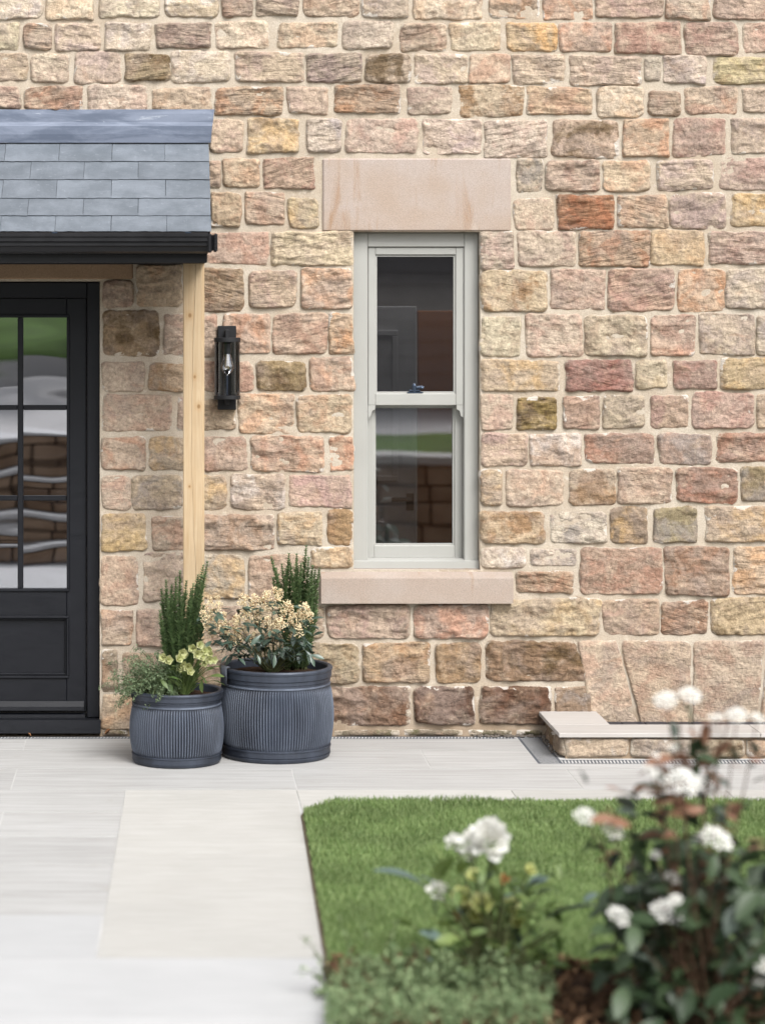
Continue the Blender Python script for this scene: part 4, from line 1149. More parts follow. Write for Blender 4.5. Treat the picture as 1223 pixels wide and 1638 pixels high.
def fan(r, lst, dep, base_x, base_y, zs, spread=.03):
    out = []
    lst = lst + [(x + r.uniform(-9, 9), y + r.uniform(4, 60)) for x, y in lst]
    for px, py in lst:
        d = dep + r.uniform(-.06, .06); p = P(px, py, d)
        out.append((0.75 * (p.x - base_x) * .55 + r.uniform(-.02, .02), (p.y - base_y) * .6, p.x - base_x, p.y - base_y, p.z - zs))
    return out
rr = random.Random(11)
zs1 = .29
tops = [(256, 945), (263, 930), (272, 938), (282, 926), (288, 916), (297, 932), (305, 944), (311, 936), (318, 922), (324, 934), (329, 902), (276, 960), (292, 958), (266, 972), (300, 965), (316, 950), (285, 975), (308, 985)]
upright('upright dark green small-leaved shrub at the back of the smaller planter, against the oak post', PS[0], PS[1] + .06, zs1,
        fan(rr, tops, D + PS[1] + .08, PS[0], PS[1] + .06, zs1), 21)
zs2 = .36
tops = [(437, 893), (442, 912), (452, 905), (459, 888), (466, 898), (474, 889), (480, 904), (487, 876), (492, 895), (498, 908), (503, 915), (509, 911), (448, 935), (462, 925), (478, 930), (490, 938), (470, 950), (500, 945), (508, 950)]
upright('upright dark green small-leaved shrub at the right of the larger planter, beside the window sill', PB[0] + .09, PB[1] + .06, zs2,
        fan(rr, tops, D + PB[1] + .1, PB[0] + .09, PB[1] + .06, zs2), 22)

# trailing plant over the small planter's left side
tt = thing('trailing_plant', 'trailing tiny-leaved plant spilling over the left side of the smaller planter', 'plant', (PS[0], PS[1], zs1), None)
def trailing():
    r = random.Random(31); lc = LC(leaf_tpl('oval', 2, .2, .1, .6)); mb = MB()
    for i in range(150):
        p = P(r.gauss(238, 26), r.gauss(1078, 15), D + PS[1] + r.uniform(-.16, .12)) - Vector((PS[0], PS[1], zs1))
        a0 = Vector((-.05 + r.uniform(-.05, .08), r.uniform(-.08, .05), 0.0))
        if r.random() < .42: p = P(r.uniform(186, 285), r.gauss(1098, 15), D + PS[1] - r.uniform(.02, .19)) - Vector((PS[0], PS[1], zs1))
        mid = (a0 + p) / 2 + Vector((0, 0, .05)); pts = [a0 * (1 - u) ** 2 + mid * 2 * u * (1 - u) + p * u * u for u in np.linspace(0, 1, 9)]
        lp = pts[-1]
        pts += [lp + Vector((-.006, -.002, -.012 * (r.random()))), lp + Vector((-.014, -.004, -.03 * r.random() - .005))]
        mb.tube(pts, [.0012, .0006], 3)
        for j in range(2, len(pts) - 1):
            for k in range(9):
                q = pts[j] + (pts[j + 1] - pts[j]) * r.random() + rdir(r) * .010
                lc.add(q, rdir(r, .3), r.uniform(.006, .0115), r.uniform(-1, 1))
    # long shoots hanging down
    for (x0, y0, x1, y1) in ((225, 1095, 183, 1138), (240, 1100, 205, 1128), (250, 1098, 245, 1118), (262, 1104, 256, 1122), (212, 1085, 186, 1110), (262, 1100, 250, 1123), (205, 1100, 192, 1128), (220, 1105, 199, 1120)):
        p0, p1 = P(x0, y0, D + PS[1] - .18) - Vector((PS[0], PS[1], zs1)), P(x1, y1, D + PS[1] - .215) - Vector((PS[0], PS[1], zs1))
        pts = [p0 + (p1 - p0) * u + Vector((0, 0, .02 * math.sin(math.pi * u))) for u in np.linspace(0, 1, 8)]
        mb.tube(pts, [.0012, .0006], 3)
        for j in range(7):
            for k in range(7): lc.add(pts[j] + (pts[j + 1] - pts[j]) * r.random() + rdir(r) * .006, rdir(r, .2), r.uniform(.007, .012), r.uniform(-1, 1))
    lc.build('foliage', M_THYME, tt); mb.build('stem', M_STEM, tt)
trailing()

# hellebore
LEAF_H = leaf_tpl('ob', 5, .16, .22, .36)
hell_leaf = mesh_np('leaf', LEAF_H[0], LEAF_H[1], M_HELL, True)
def flower_mesh(name, n, L, wid, cup, mat, centre=None, layers=1):
    lc = LC(leaf_tpl('oval', 4, .25, -.25, wid))
    for q in range(layers):
        for i in range(n):
            a = 2 * math.pi * i / n + q * .6; d = (math.cos(a), math.sin(a), cup + q * .6)
            lc.add((0, 0, q * .003), d, L * (1 - q * .18))
    return mesh_np(name, np.concatenate(lc.v), np.concatenate(lc.q), mat, True)
ht = thing('hellebore', 'hellebore with lime yellow flowers at the front of the smaller planter', 'plant', (PS[0], PS[1], zs1))
def hellebore():
    r = random.Random(41); org = Vector((PS[0], PS[1], zs1)); fm = flower_mesh('flower', 5, .021, .95, .55, M_LIME, layers=2)
    base = Vector((.035, -.05, 0)); mb = MB(); dep = D + PS[1] - .12
    fl = [(310, 1036), (319, 1032), (326, 1042), (334, 1038), (337, 1047), (333, 1053), (297, 1048), (291, 1043), (291, 1062), (300, 1066), (294, 1070), (304, 1074), (263, 1052), (268, 1056), (328, 1060), (285, 1055), (315, 1045), (322, 1051), (340, 1055), (287, 1068)]
    for px, py in fl:
        p = P(px, py, dep + r.uniform(-.04, .04)) - org
        d = Vector((r.uniform(-.6, .6), -1.0, r.uniform(-.25, .6)))
        o = link('flower', fm, ht, p, basis(d).to_euler(), None)
        o.rotation_euler = d.to_track_quat('Z', 'Y').to_euler(); s = r.uniform(1.05, 1.45); o.scale = (s, s, s)
        m = (base + p) / 2 + Vector((0, .02, .03)); mb.tube([base, m, p + Vector((0, .006, 0))], [.0028, .0016], 5)
    lv = [(280, 1090, -35), (262, 1092, -70), (272, 1098, -95), (286, 1085, -20), (255, 1088, -60), (276, 1083, 10), (330, 1072, 40), (345, 1080, 20), (322, 1096, -80), (350, 1090, -10), (312, 1070, 60), (300, 1085, 80), (338, 1062, 60), (268, 1080, 45), (296, 1078, 110), (325, 1084, -50), (318, 1060, 80), (305, 1058, 100), (334, 1068, 15), (284, 1066, 120), (276, 1070, 150), (342, 1066, 50)]
    for px, py, ang in lv:
        p = P(px, py, dep + r.uniform(-.05, .05)) - org; a = R(ang + r.uniform(-15, 15))
        d = Vector((math.cos(a), -.55, math.sin(a) * .6 + .05)).normalized(); L = r.uniform(.05, .075)
        q = p - d * L * .5
        o = link('leaf', hell_leaf, ht, q, basis(d, r.uniform(-.6, .6)).to_euler()); o.scale = (L, L, L)
        m = (base + q) / 2 + Vector((0, 0, .02)); mb.tube([base, m, q], [.002, .0012], 4)
    mb.build('stem', M_HELL, ht)
hellebore()

# pieris / skimmia with cream blossom
st_ = thing('flowering_shrub', 'shrub with cream blossom clusters and dark glossy leaves in the larger planter', 'shrub', (PB[0], PB[1], zs2))
def blossom_mesh(seed):
    r = random.Random(seed); V = []; Fq = []
    oc = [(1, 0, 0), (0, 1, 0), (-1, 0, 0), (0, -1, 0), (0, 0, 1), (0, 0, -1)]; of = [(0, 1, 4), (1, 2, 4), (2, 3, 4), (3, 0, 4), (1, 0, 5), (2, 1, 5), (3, 2, 5), (0, 3, 5)]
    for i in range(70):
        u = r.random() ** .8; rad = .024 * (1 - .55 * u) * math.sqrt(r.random()); a = r.uniform(0, 6.28)
        c = (rad * math.cos(a), rad * math.sin(a), .050 * u); s = r.uniform(.0024, .0044); n = len(V)
        ea = r.uniform(0, 1.5)
        for x, y, z in oc:
            x, y = x * math.cos(ea) - y * math.sin(ea), x * math.sin(ea) + y * math.cos(ea)
            V.append((c[0] + x * s, c[1] + y * s, c[2] + z * s * .8))
        Fq += [tuple(n + k for k in f) for f in of]
    me = bpy.data.meshes.new('flower_cluster'); me.from_pydata(V, [], Fq); me.update(); me.materials.append(M_PEACH)
    me.materials.append(M_PEACH2)
    for i, p in enumerate(me.polygons):
        if (i // 8) % 5 == 0: p.material_index = 1
    return me
def skimmia():
    r = random.Random(51); org = Vector((PB[0], PB[1], zs2)); ms = [blossom_mesh(s) for s in range(4)]; mb = MB()
    tplp = leaf_tpl('ob', 5, .2, .25, .33); lm_ = mesh_np('leaf', tplp[0], tplp[1], M_PIER, True)
    cl = [(336, 966), (345, 972), (340, 985), (333, 998), (345, 1003), (352, 990), (362, 1000), (357, 1010), (372, 995), (366, 1012), (385, 985), (392, 972), (400, 962), (410, 958), (418, 962), (428, 955), (436, 950), (445, 952), (440, 964), (425, 972), (408, 975), (396, 985), (382, 1000), (376, 1015), (390, 1010), (400, 1018), (420, 1000), (432, 995), (442, 1000), (436, 1010), (446, 990), (458, 985), (466, 992), (474, 982), (484, 978), (492, 988), (484, 995), (470, 1003), (478, 1010), (455, 998), (380, 1022), (372, 1026), (386, 960), (350, 962), (328, 975), (340, 1012), (462, 975), (495, 980), (414, 990), (468, 1018), (452, 968), (330, 985)]
    base = Vector((-.02, -.02, 0))
    for i, (px, py) in enumerate(cl):
        dep = D + PB[1] - .10 + r.uniform(-.09, .06) - (.04 if px < 370 else 0); p = P(px, py + 8, dep) - org
        o = link('flower_cluster', ms[i % 4], st_, p, (r.uniform(-.5, .3), r.uniform(-.5, .5), r.uniform(0, 6.28))); s = r.uniform(.95, 1.35); o.scale = (s, s, s)
        if i % 4 == 0: mb.tube([base + Vector((r.uniform(-.03, .03), 0, 0)), (base + p) / 2 + Vector((0, .01, .03)), p], [.0028, .0014], 4)
        for k in range(3):
            a = r.uniform(0, 6.28); d = Vector((math.cos(a), -.45 + .6 * math.sin(a), r.uniform(-.35, .25))).normalized(); L = r.uniform(.04, .062)
            o = link('leaf', lm_, st_, p + Vector((0, 0, -.012)) + d * .004, basis(d, r.uniform(-.7, .7)).to_euler()); o.scale = (L, L, L)
    for i in range(150):
        px, py = r.uniform(352, 508), r.uniform(1012, 1056)
        if i < 60: px, py = r.uniform(366, 500), r.uniform(1030, 1058)
        elif r.random() < .3: px, py = r.uniform(330, 500), r.uniform(970, 1020)
        dep = D + PB[1] - r.uniform(-.04, .21); p = P(px, py, dep) - org; a = r.uniform(0, 6.28)
        d = Vector((math.cos(a) + (px - 430) / 90, -.6, math.sin(a) * .8 - .15)).normalized(); L = r.uniform(.045, .07)
        o = link('leaf', lm_, st_, p - d * L * .5, basis(d, r.uniform(-.9, .9)).to_euler()); o.scale = (L, L, L)
        if i % 6 == 0: mb.tube([base, (base + p) / 2 + Vector((0, .01, .02)), p - d * L * .5], [.0025, .0012], 4)
    mb.build('stem', M_STEM, st_)
skimmia()

# ================================================================== LAWN, BED AND NEAR PLANTS
M_GRASS = m_leaf('grass_blade', (92, 122, 62), (164, 182, 124), 0.5, 0.3, .4, .8, 4)
YF = GP(0, 1289)[1]                                  # far edge of the lawn
YN = GP(0, 1545)[1]                              # near edge, where the bed begins
def lawn_left(y):
    x = lx_at(PR0, PR1, y)
    if y > PR0[1]: x += (y - PR0[1]) / (YF - PR0[1]) * .12
    return x
M_EDGE = m_plain('cut_turf_soil', (128, 114, 94), 0.95, 0.1, 0.3, 40)
def lawn():
    n = 26; V = []; Q = []
    ysn = np.linspace(YF, YN - .1, n)
    for y in ysn:
        xl_ = lawn_left(y) + .004
        V += [(xl_ - .012, y, -.02), (xl_ + .010, y, .016), (xl_ + .5, y, .02), (5.2, y, .02)]
    for i in range(n - 1):
        for j in range(3): Q.append((i * 4 + j, i * 4 + j + 1, i * 4 + 5 + j, i * 4 + 4 + j))
    V += [(V[0][0], YF + .002, -.02), (5.2, YF + .002, -.02)]; Q.append((1, len(V) - 2, len(V) - 1, 3))
    o = link('lawn', mesh_np('lawn', V, Q, M_TURFB), None); o['kind'] = 'structure'
    o.data.materials.append(M_EDGE)
    for i in range(n - 1): o.data.polygons[i * 3].material_index = 1
    rg = np.random.default_rng(5); N = 190000
    y = rg.uniform(YN - .05, YF, N * 2); x = rg.uniform(.5, 3.4, N * 2)
    ll = lx_at(PR0, PR1, y) + np.where(y > PR0[1], (y - PR0[1]) / (YF - PR0[1]) * .12, 0)
    k = x > ll + .012 + .012 * rg.random(N * 2); x, y = x[k][:N], y[k][:N]; N = len(x)
    pt = fbm(np.stack([x * 5, y * 5, 0 * x], -1), 3, 3)
    hgt = .024 * (1 + .55 * pt) * rg.uniform(.6, 1.25, N); w = rg.uniform(.0022, .0040, N)
    a = rg.uniform(0, 2 * np.pi, N); ln = rg.uniform(0, .75, N) * hgt; b = rg.uniform(0, 2 * np.pi, N)
    z = np.full(N, .017)
    cw, sw = np.cos(a) * w / 2, np.sin(a) * w / 2; lx_, ly_ = np.cos(b) * ln, np.sin(b) * ln
    V = np.empty((N, 5, 3))
    V[:, 0] = np.stack([x - cw, y - sw, z], -1); V[:, 1] = np.stack([x + cw, y + sw, z], -1)
    V[:, 2] = np.stack([x + cw * .8 + lx_ * .35, y + sw * .8 + ly_ * .35, z + hgt * .6], -1); V[:, 3] = np.stack([x - cw * .8 + lx_ * .35, y - sw * .8 + ly_ * .35, z + hgt * .6], -1)
    V[:, 4] = np.stack([x + lx_, y + ly_, z + hgt], -1)
    i0 = (np.arange(N) * 5)[:, None]
    T = np.concatenate([i0 + np.array([[0, 1, 2]]), i0 + np.array([[0, 2, 3]]), i0 + np.array([[3, 2, 4]])], 0)
    g = link('grass', mesh_np('grass', V.reshape(-1, 3), T, M_GRASS), None)
    tag(g, 'short mown green grass of the lawn beside the cream path', 'grass', kind='stuff')
lawn()
M_BARK = m_leaf('bark_chip', (88, 64, 46), (158, 124, 94), 0.85, 0.15, 0, .5)
bed = sheet('flower_bed', lx_at(PR0, PR1, -4.4), 5.2, -6.6, YN - .02, .004, M_SOIL)
def bark():
    r = random.Random(61); mb = MB(); lc = LC(leaf_tpl('oval', 2, .3, .1, .5))
    for i in range(5200):
        x, y = r.uniform(.5, 2.6), r.uniform(-5.4, YN - .02)
        lc.add((x, y, .008 + r.random() * .03), rdir(r) * 1.0 + Vector((0, 0, .1)), r.uniform(.02, .055), r.uniform(-1, 1), r.uniform(.5, 1.1))
    o = lc.build('bark_mulch', M_BARK); tag(o, 'brown bark chips covering the soil of the flower bed', 'bark mulch', kind='stuff')
bark()

# ground-cover shrub along the bed's front
M_SILV = m_leaf('silvery_leaf', (102, 126, 84), (168, 186, 138), 0.6, 0.3, .3, .75)
gc = thing('ground_cover_shrub', 'low spreading grey-green small-leaved shrub at the near corner of the lawn', 'shrub', tuple(GP(690, 1600)) + (0,))
def ground_cover():
    r = random.Random(71); org = gc.location; lc = LC(leaf_tpl('oval', 2, .2, .12, .55)); mb = MB()
    for i in range(660):
        px = r.uniform(522, 890)
        top = 1505 + 45 * abs((px - 640) / 130) ** 1.5 if px < 640 else 1505 + (px - 640) * .05 + (max(0, px - 820) * .7)
        py = top + (1675 - top) * r.random() ** .75
        p = P(px + r.gauss(0, 6), py, 7.15 + (1640 - py) / 230 * .45 + r.uniform(-.15, .15)) - org
        base = Vector((p.x * .8 + r.uniform(-.08, .08), p.y + r.uniform(-.02, .12), 0)); m = (base + p) / 2 + Vector((r.uniform(-.02, .02), 0, .02))
        pts = [base * (1 - u) ** 2 + m * 2 * u * (1 - u) + p * u * u for u in np.linspace(0, 1, 6)]
        mb.tube(pts, [.002, .001], 3)
        for j in range(1, 5):
            for k in range(6): lc.add(pts[j] + (pts[j + 1] - pts[j]) * r.random() + rdir(r) * .012, rdir(r, .4), r.uniform(.010, .021), r.uniform(-1, 1))
    for i in range(2600):
        p = P(r.uniform(520, 880), r.uniform(1585, 1690), 7.0 + r.uniform(-.1, .2)) - org
        p.z = max(p.z, .01 + .05 * r.random()); lc.add(p, rdir(r, .4), r.uniform(.011, .021), r.uniform(-1, 1))
    # loose thin shoots at the left
    for (x0, y0, x1, y1) in ((530, 1580, 470, 1558), (525, 1560, 478, 1498), (540, 1570, 500, 1530), (520, 1600, 500, 1600), (560, 1530, 545, 1470), (590, 1520, 575, 1478), (620, 1510, 640, 1478)):
        p0, p1 = P(x0, y0, 7.35) - org, P(x1, y1, 7.35) - org
        pts = [p0 + (p1 - p0) * u + Vector((0, 0, .02 * math.sin(3 * u))) for u in np.linspace(0, 1, 7)]; mb.tube(pts, [.0018, .001], 3)
        for j in range(6):
            for k in range(3): lc.add(pts[j] + rdir(r) * .008, rdir(r, .3), r.uniform(.010, .018), r.uniform(-1, 1))
    lc.build('foliage', M_SILV, gc); mb.build('stem', M_STEM, gc)
ground_cover()

# white-flowered plant in the middle of the bed
M_ROSEL = m_leaf('mid_green_leaf', (104, 136, 72), (158, 180, 106), 0.45, 0.4, .3)
M_BLUEL = m_leaf('blue_green_leaf', (104, 128, 122), (126, 148, 140), 0.4, 0.5, .15)
M_WHITE = m_leaf('white_petal', (246, 244, 236), (250, 250, 246), 0.6, 0.2, .3, .8)
M_LIME2 = m_leaf('pale_lime_petal', (216, 221, 146), (236, 236, 180), 0.6, 0.2, .4, .85)
M_ORANGE = m_leaf('orange_bud', (196, 124, 74), (214, 150, 98), 0.6, 0.2, .1, .6)
def sph_petals(name, n, Rr, L, mat, seed):
    r = random.Random(seed); lc = LC(leaf_tpl('oval', 3, .3, -.35, 1.0))
    for i in range(n):
        z = 1 - 1.7 * (i + .5) / n; a = i * 2.4; s = math.sqrt(max(0, 1 - z * z)); d = Vector((s * math.cos(a), s * math.sin(a), z))
        lc.add(d * Rr * .45, d + Vector((0, 0, .5)), L * r.uniform(.85, 1.1), r.uniform(-.3, .3))
    return mesh_np(name, np.concatenate(lc.v), np.concatenate(lc.q), mat, True)
wp = thing('white_flower_plant', 'leafy plant with one large white bloom and lime flowers in front of the lawn', 'plant', tuple(GP(790, 1590)) + (0,))
LEAF_B = leaf_tpl('oval', 6, .16, .22, .42); leaf_mid = mesh_np('leaf', LEAF_B[0], LEAF_B[1], M_ROSEL, True); leaf_blue = mesh_np('leaf', LEAF_B[0], LEAF_B[1], M_BLUEL, True)
def put_leaf(parent, me, p0, p1, roll=0.0, wid=1.0):
    d = p1 - p0; L = d.length; o = link('leaf', me, parent, p0, basis(d, roll).to_euler()); o.scale = (L * wid, L, L); return o
def white_plant():
    r = random.Random(81); org = Vector(wp.location); dep = 7.45; mb = MB(); base = Vector((0, 0, 0))
    def at(px, py, dd=0.0): return P(px, py, dep + dd) - org
    big = sph_petals('bloom', 26, .05, .042, M_WHITE, 1); sm = sph_petals('small_bloom', 12, .03, .026, M_WHITE, 2); lm2 = flower_mesh('lime_flower', 6, .046, .9, .6, M_LIME2, layers=2); ob = sph_petals('bud', 9, .014, .015, M_ORANGE, 3)
    def bloom(name, me, px, py, s, tilt=None):
        p = at(px, py, r.uniform(-.05, .05)); d = Vector((r.uniform(-.4, .4), -.8, .7)); o = link(name, me, wp, p, d.to_track_quat('Z', 'Y').to_euler()); o.scale = (s, s, s)
        mb.tube([base, (base + p) / 2 + Vector((0, .02, .04)), p], [.005, .003], 5)
    bloom('bloom', big, 783, 1345, 1.15); bloom('bloom', sm, 752, 1352, 1.3); bloom('bloom', sm, 727, 1349, .9); bloom('bloom', sm, 697, 1427, 1.0); bloom('bloom', sm, 748, 1368, .8)
    for px, py, s in ((757, 1405, .7), (740, 1440, 1.0), (768, 1452, 1.1), (760, 1470, .9), (812, 1455, .9), (828, 1478, .8), (735, 1448, .7), (845, 1395, .6)): bloom('lime_flower', lm2, px, py, s)
    for px, py in ((806, 1407), (729, 1467), (746, 1446)): bloom('bud', ob, px, py, .9)
    for x0, y0, x1, y1, me, w in ((680, 1418, 606, 1376, leaf_blue, 1.0), (700, 1418, 672, 1395, leaf_blue, 1.1), (716, 1410, 702, 1345, leaf_mid, 1.3), (700, 1412, 716, 1360, leaf_mid, 1.2), (735, 1398, 742, 1372, leaf_mid, 1.3), (780, 1398, 792, 1366, leaf_mid, 1.1), (760, 1420, 790, 1385, leaf_blue, 1.2),
            (870, 1470, 950, 1430, leaf_blue, 1.0), (862, 1460, 925, 1440, leaf_mid, 1.1), (850, 1430, 892, 1418, leaf_blue, 1.0), (840, 1420, 880, 1390, leaf_blue, 1.1), (800, 1420, 830, 1392, leaf_mid, 1.1), (845, 1400, 860, 1380, leaf_mid, 1.2)):
        put_leaf(wp, me, at(x0, y0), at(x1, y1, r.uniform(-.06, .02)), r.uniform(-.3, .3), w)
    for i in range(165):
        px, py = r.gauss(800, 58), r.uniform(1400, 1560)
        if px < 700 and py < 1460: continue
        a = r.uniform(0, 6.28); L = r.uniform(22, 44)
        dd = r.uniform(-.12, .12); put_leaf(wp, leaf_mid if r.random() < .8 else leaf_blue, at(px, py, dd), at(px + L * math.cos(a), py - abs(L * math.sin(a)) * .8, dd + r.uniform(-.05, .05)), r.uniform(-1, 1), r.uniform(.8, 1.2))
        if i % 3 == 0: p = at(px, py, dd); mb.tube([base, (base + p) / 2 + Vector((0, .02, .03)), p], [.004, .002], 4)
    mb.build('stem', M_STEM, wp)
white_plant()

# viburnum at the right
M_VIB = m_leaf('dark_oval_leaf', (54, 74, 50), (90, 112, 76), 0.45, 0.35, .2, .5)
M_VIBG = m_leaf('grey_green_leaf', (78, 94, 82), (108, 120, 108), 0.5, 0.35, .15, .5)
M_RED = m_leaf('rusty_young_leaf', (160, 112, 88), (192, 150, 124), 0.5, 0.3, .3, .6)
M_RSTEM = m_plain('reddish_stem', (92, 70, 52), 0.7, 0.3)
vb = thing('viburnum', 'tall blurred shrub with white flower heads, dark leaves and rusty young shoots at the right', 'shrub', tuple(GP(1120, 1660)) + (0,))
def corymb(seed, mat=None):
    r = random.Random(seed); lc = LC(leaf_tpl('oval', 2, .2, -.2, 1.0))
    for i in range(46):
        a = i * 2.4; rad = math.sqrt((i + .5) / 46) * .040; c = Vector((rad * math.cos(a), rad * math.sin(a), .014 * (1 - (rad / .04) ** 2) + r.uniform(-.003, .003)))
        for k in range(5):
            b = k * 1.2566 + a; lc.add(c, (math.cos(b), math.sin(b), .55), .0074)
    return mesh_np('flower_cluster', np.concatenate(lc.v), np.concatenate(lc.q), mat or M_WHITE, True)
def viburnum():
    r = random.Random(91); org = Vector(vb.location); dep = 6.95; cm = [corymb(1), corymb(2)]
    ld = mesh_np('leaf', LEAF_B[0], LEAF_B[1], M_VIB, True); lg = mesh_np('leaf', LEAF_B[0], LEAF_B[1], M_VIBG, True); lr = mesh_np('leaf', LEAF_B[0], LEAF_B[1], M_RED, True)
    mb = MB(); rb = MB()
    def at(px, py, dd=0.0): return P(px, py, dep + dd) - org
    cl = [(1064, 1122, .85), (1103, 1114, .8), (1140, 1150, .4), (1178, 1146, .75), (1074, 1195, .38), (1048, 1210, .3), (1092, 1252, 1.2), (1060, 1248, .9), (1040, 1235, .6), (1128, 1250, .5), (935, 1308, .85), (978, 1330, .8), (1145, 1343, 1.15), (1118, 1345, .6), (1048, 1368, .4),
          (1058, 1410, .95), (1075, 1405, .6), (990, 1468, .95), (1066, 1460, 1.15), (1080, 1440, .5), (1176, 1463, .45), (1212, 1562, .9), (1220, 1545, .7), (1150, 1148, .35), (1210, 1150, .5)]
    hub = {}
    for i, (px, py, s) in enumerate(cl):
        dd = r.uniform(-.15, .12); p = at(px, py, dd); d = Vector((r.uniform(-.35, .35), -.55, .85))
        o = link('flower_cluster', cm[i % 2], vb, p, d.to_track_quat('Z', 'Y').to_euler()); s *= .98; o.scale = (s, s, s)
        b = Vector((r.uniform(-.06, .06), r.uniform(-.05, .05), 0)); mid = Vector((b.x * .3 + p.x * .55 + r.uniform(-.02, .02), p.y * .6, p.z * .55))
        pts = [b * (1 - u) ** 2 + mid * 2 * u * (1 - u) + p * u * u for u in np.linspace(0, 1, 10)]
        mb.tube(pts, [.0045, .0018], 5)
        if py < 1400:
            for k in range(5):
                q = pts[7 - k // 2] + (pts[8 - k // 2] - pts[7 - k // 2]) * r.random(); a = r.uniform(0, 6.28)
                e = q + Vector((math.cos(a), .5 * math.sin(a), r.uniform(-.4, .6))) * r.uniform(.03, .055)
                put_leaf(vb, r.choice((lr, lr, ld, lg)), q, e, r.uniform(-1, 1), 1.1)
    for x0, y0, x1, y1, me in ((1120, 1160, 1165, 1148, lr), (1130, 1158, 1125, 1188, lr), (1095, 1125, 1110, 1155, ld), (1075, 1155, 1080, 1180, lg), (1085, 1160, 1075, 1185, ld), (1030, 1225, 1080, 1205, lr), (1020, 1240, 1060, 1222, lr), (1100, 1215, 1080, 1200, lr), (1050, 1290, 1090, 1275, lr), (1085, 1300, 1120, 1285, lr), (1080, 1300, 1085, 1270, lr),
            (1125, 1275, 1150, 1258, lg), (1120, 1260, 1128, 1235, ld), (1130, 1300, 1165, 1285, ld), (1135, 1315, 1180, 1318, lg), (1012, 1350, 1050, 1335, lg), (1020, 1300, 1060, 1305, lg), (1085, 1345, 1120, 1330, ld), (1140, 1375, 1175, 1368, lr), (1140, 1380, 1165, 1375, lr), (1190, 1345, 1225, 1340, lr), (1195, 1360, 1225, 1350, lr), (950, 1340, 930, 1360, ld), (965, 1345, 1000, 1350, ld),
            (1165, 1195, 1180, 1212, ld), (1140, 1215, 1165, 1205, ld), (1140, 1270, 1148, 1255, lg), (1115, 1180, 1100, 1165, lr)):
        put_leaf(vb, me, at(x0, y0), at(x1, y1, r.uniform(-.03, .03)), r.uniform(-.6, .6), 1.15)
    for i in range(80):
        px = r.gauss(1095, 66); py = r.uniform(1200, 1420); a = r.uniform(-.5, 3.6); L = r.uniform(26, 46); dd = r.uniform(-.08, .15)
        put_leaf(vb, r.choice((lr, lr, ld, lg)) if py < 1350 else r.choice((ld, ld, lg)), at(px, py, dd), at(px + L * math.cos(a), py - L * math.sin(a), dd - .02), r.uniform(-.9, .9), 1.2)
    n = 0
    lc = LC(LEAF_B)
    while n < 600:
        px, py = r.uniform(930, 1260), 1360 + 300 * r.random() ** .8
        lim = 990 + max(0, 1430 - py) * .9 + (max(0, py - 1560) * .15)
        if px < lim + r.uniform(-25, 15): continue
        n += 1; a = r.uniform(0, 6.28); L = r.uniform(28, 56); dd = r.uniform(-.14, .32)
        p0 = at(px, py, dd); p1 = at(px + L * math.cos(a), py - L * math.sin(a) * .7 + 12, dd - r.uniform(0, .09))
        if n < 230: put_leaf(vb, lg if r.random() < .07 else ld, p0, p1, r.uniform(-1, 1), r.uniform(1.0, 1.35))
        else: q = Vector((0, .12, 0)); lc.add(p0 + q, p1 - p0, (p1 - p0).length, r.uniform(-1, 1), r.uniform(1.0, 1.35))
        if n % 14 == 0:
            b = Vector((r.uniform(-.08, .08), r.uniform(-.05, .05), 0)); mb.tube([b, (b + p0) / 2 + Vector((0, 0, .05)), p0], [.005, .002], 4)
    for x0, y0, x1, y1 in ((1150, 1600, 1160, 1345), (1156, 1450, 1150, 1375), (1070, 1480, 1080, 1300), (985, 1500, 960, 1330), (1090, 1300, 1085, 1150), (1120, 1290, 1165, 1150), (1000, 1420, 1012, 1310)):
        p0, p1 = at(x0, y0, .05), at(x1, y1); mb.tube([p0, (p0 + p1) / 2 + Vector((.008, 0, 0)), p1], [.0045, .002], 6)
    o = lc.build('inner_foliage', M_VIB, vb); o['kind'] = 'stuff'
    mb.build('stem', M_RSTEM, vb)
viburnum()

# ------------------------------------------------------------------ small litter
M_DRY = m_leaf('dry_leaf_brown', (128, 88, 58), (150, 106, 70), 0.7, 0.2, 0, .6)
tpl = leaf_tpl('oval', 5, .9, -.5, .55)
o = link('dry_leaf', mesh_np('dry_leaf', tpl[0] * .032, tpl[1], M_DRY, True), None, P(168, 1171, D - .03) + Vector((0, 0, .002)), (R(18), R(20), R(-70)))
o.location.z = .012
tag(o, 'curled brown dry leaf at the foot of the wall just right of the door threshold', 'dry leaf')
o2 = o.copy(); COL.objects.link(o2); o2.location = P(50, 1175, D - .045); o2.location.z = .006; o2.scale = (.6, .6, .6); o2.rotation_euler = (R(10), 0, R(60)); o2['label'] = 'tiny brown dry leaf lying below the middle of the door threshold'
M_PEB = m_plain('grey_pebble', (120, 112, 104), 0.9, 0.2, 0.2)
gr = MB(); r_ = random.Random(8)
for i in range(150):
    if i < 90: x, y = 1.77 + r_.uniform(-.012, .035) - .0, r_.uniform(-.50, -.02)
    else: x, y = r_.uniform(1.45, 1.78), -.006 - r_.random() * .03
    s = r_.uniform(.004, .013); n = len(gr.v)
    gr.add([(x + s, y, s * .3), (x, y + s, s * .2), (x - s, y, s * .35), (x, y - s, s * .2), (x + r_.uniform(-.3, .3) * s, y, s * 1.2), (x, y, -s * .4)], [(0, 1, 4), (1, 2, 4), (2, 3, 4), (3, 0, 4), (1, 0, 5), (2, 1, 5), (3, 2, 5), (0, 3, 5)])
o = gr.build('gravel', M_PEB); tag(o, 'loose grey grit in the corner between the house and the low wall', 'gravel', kind='stuff')

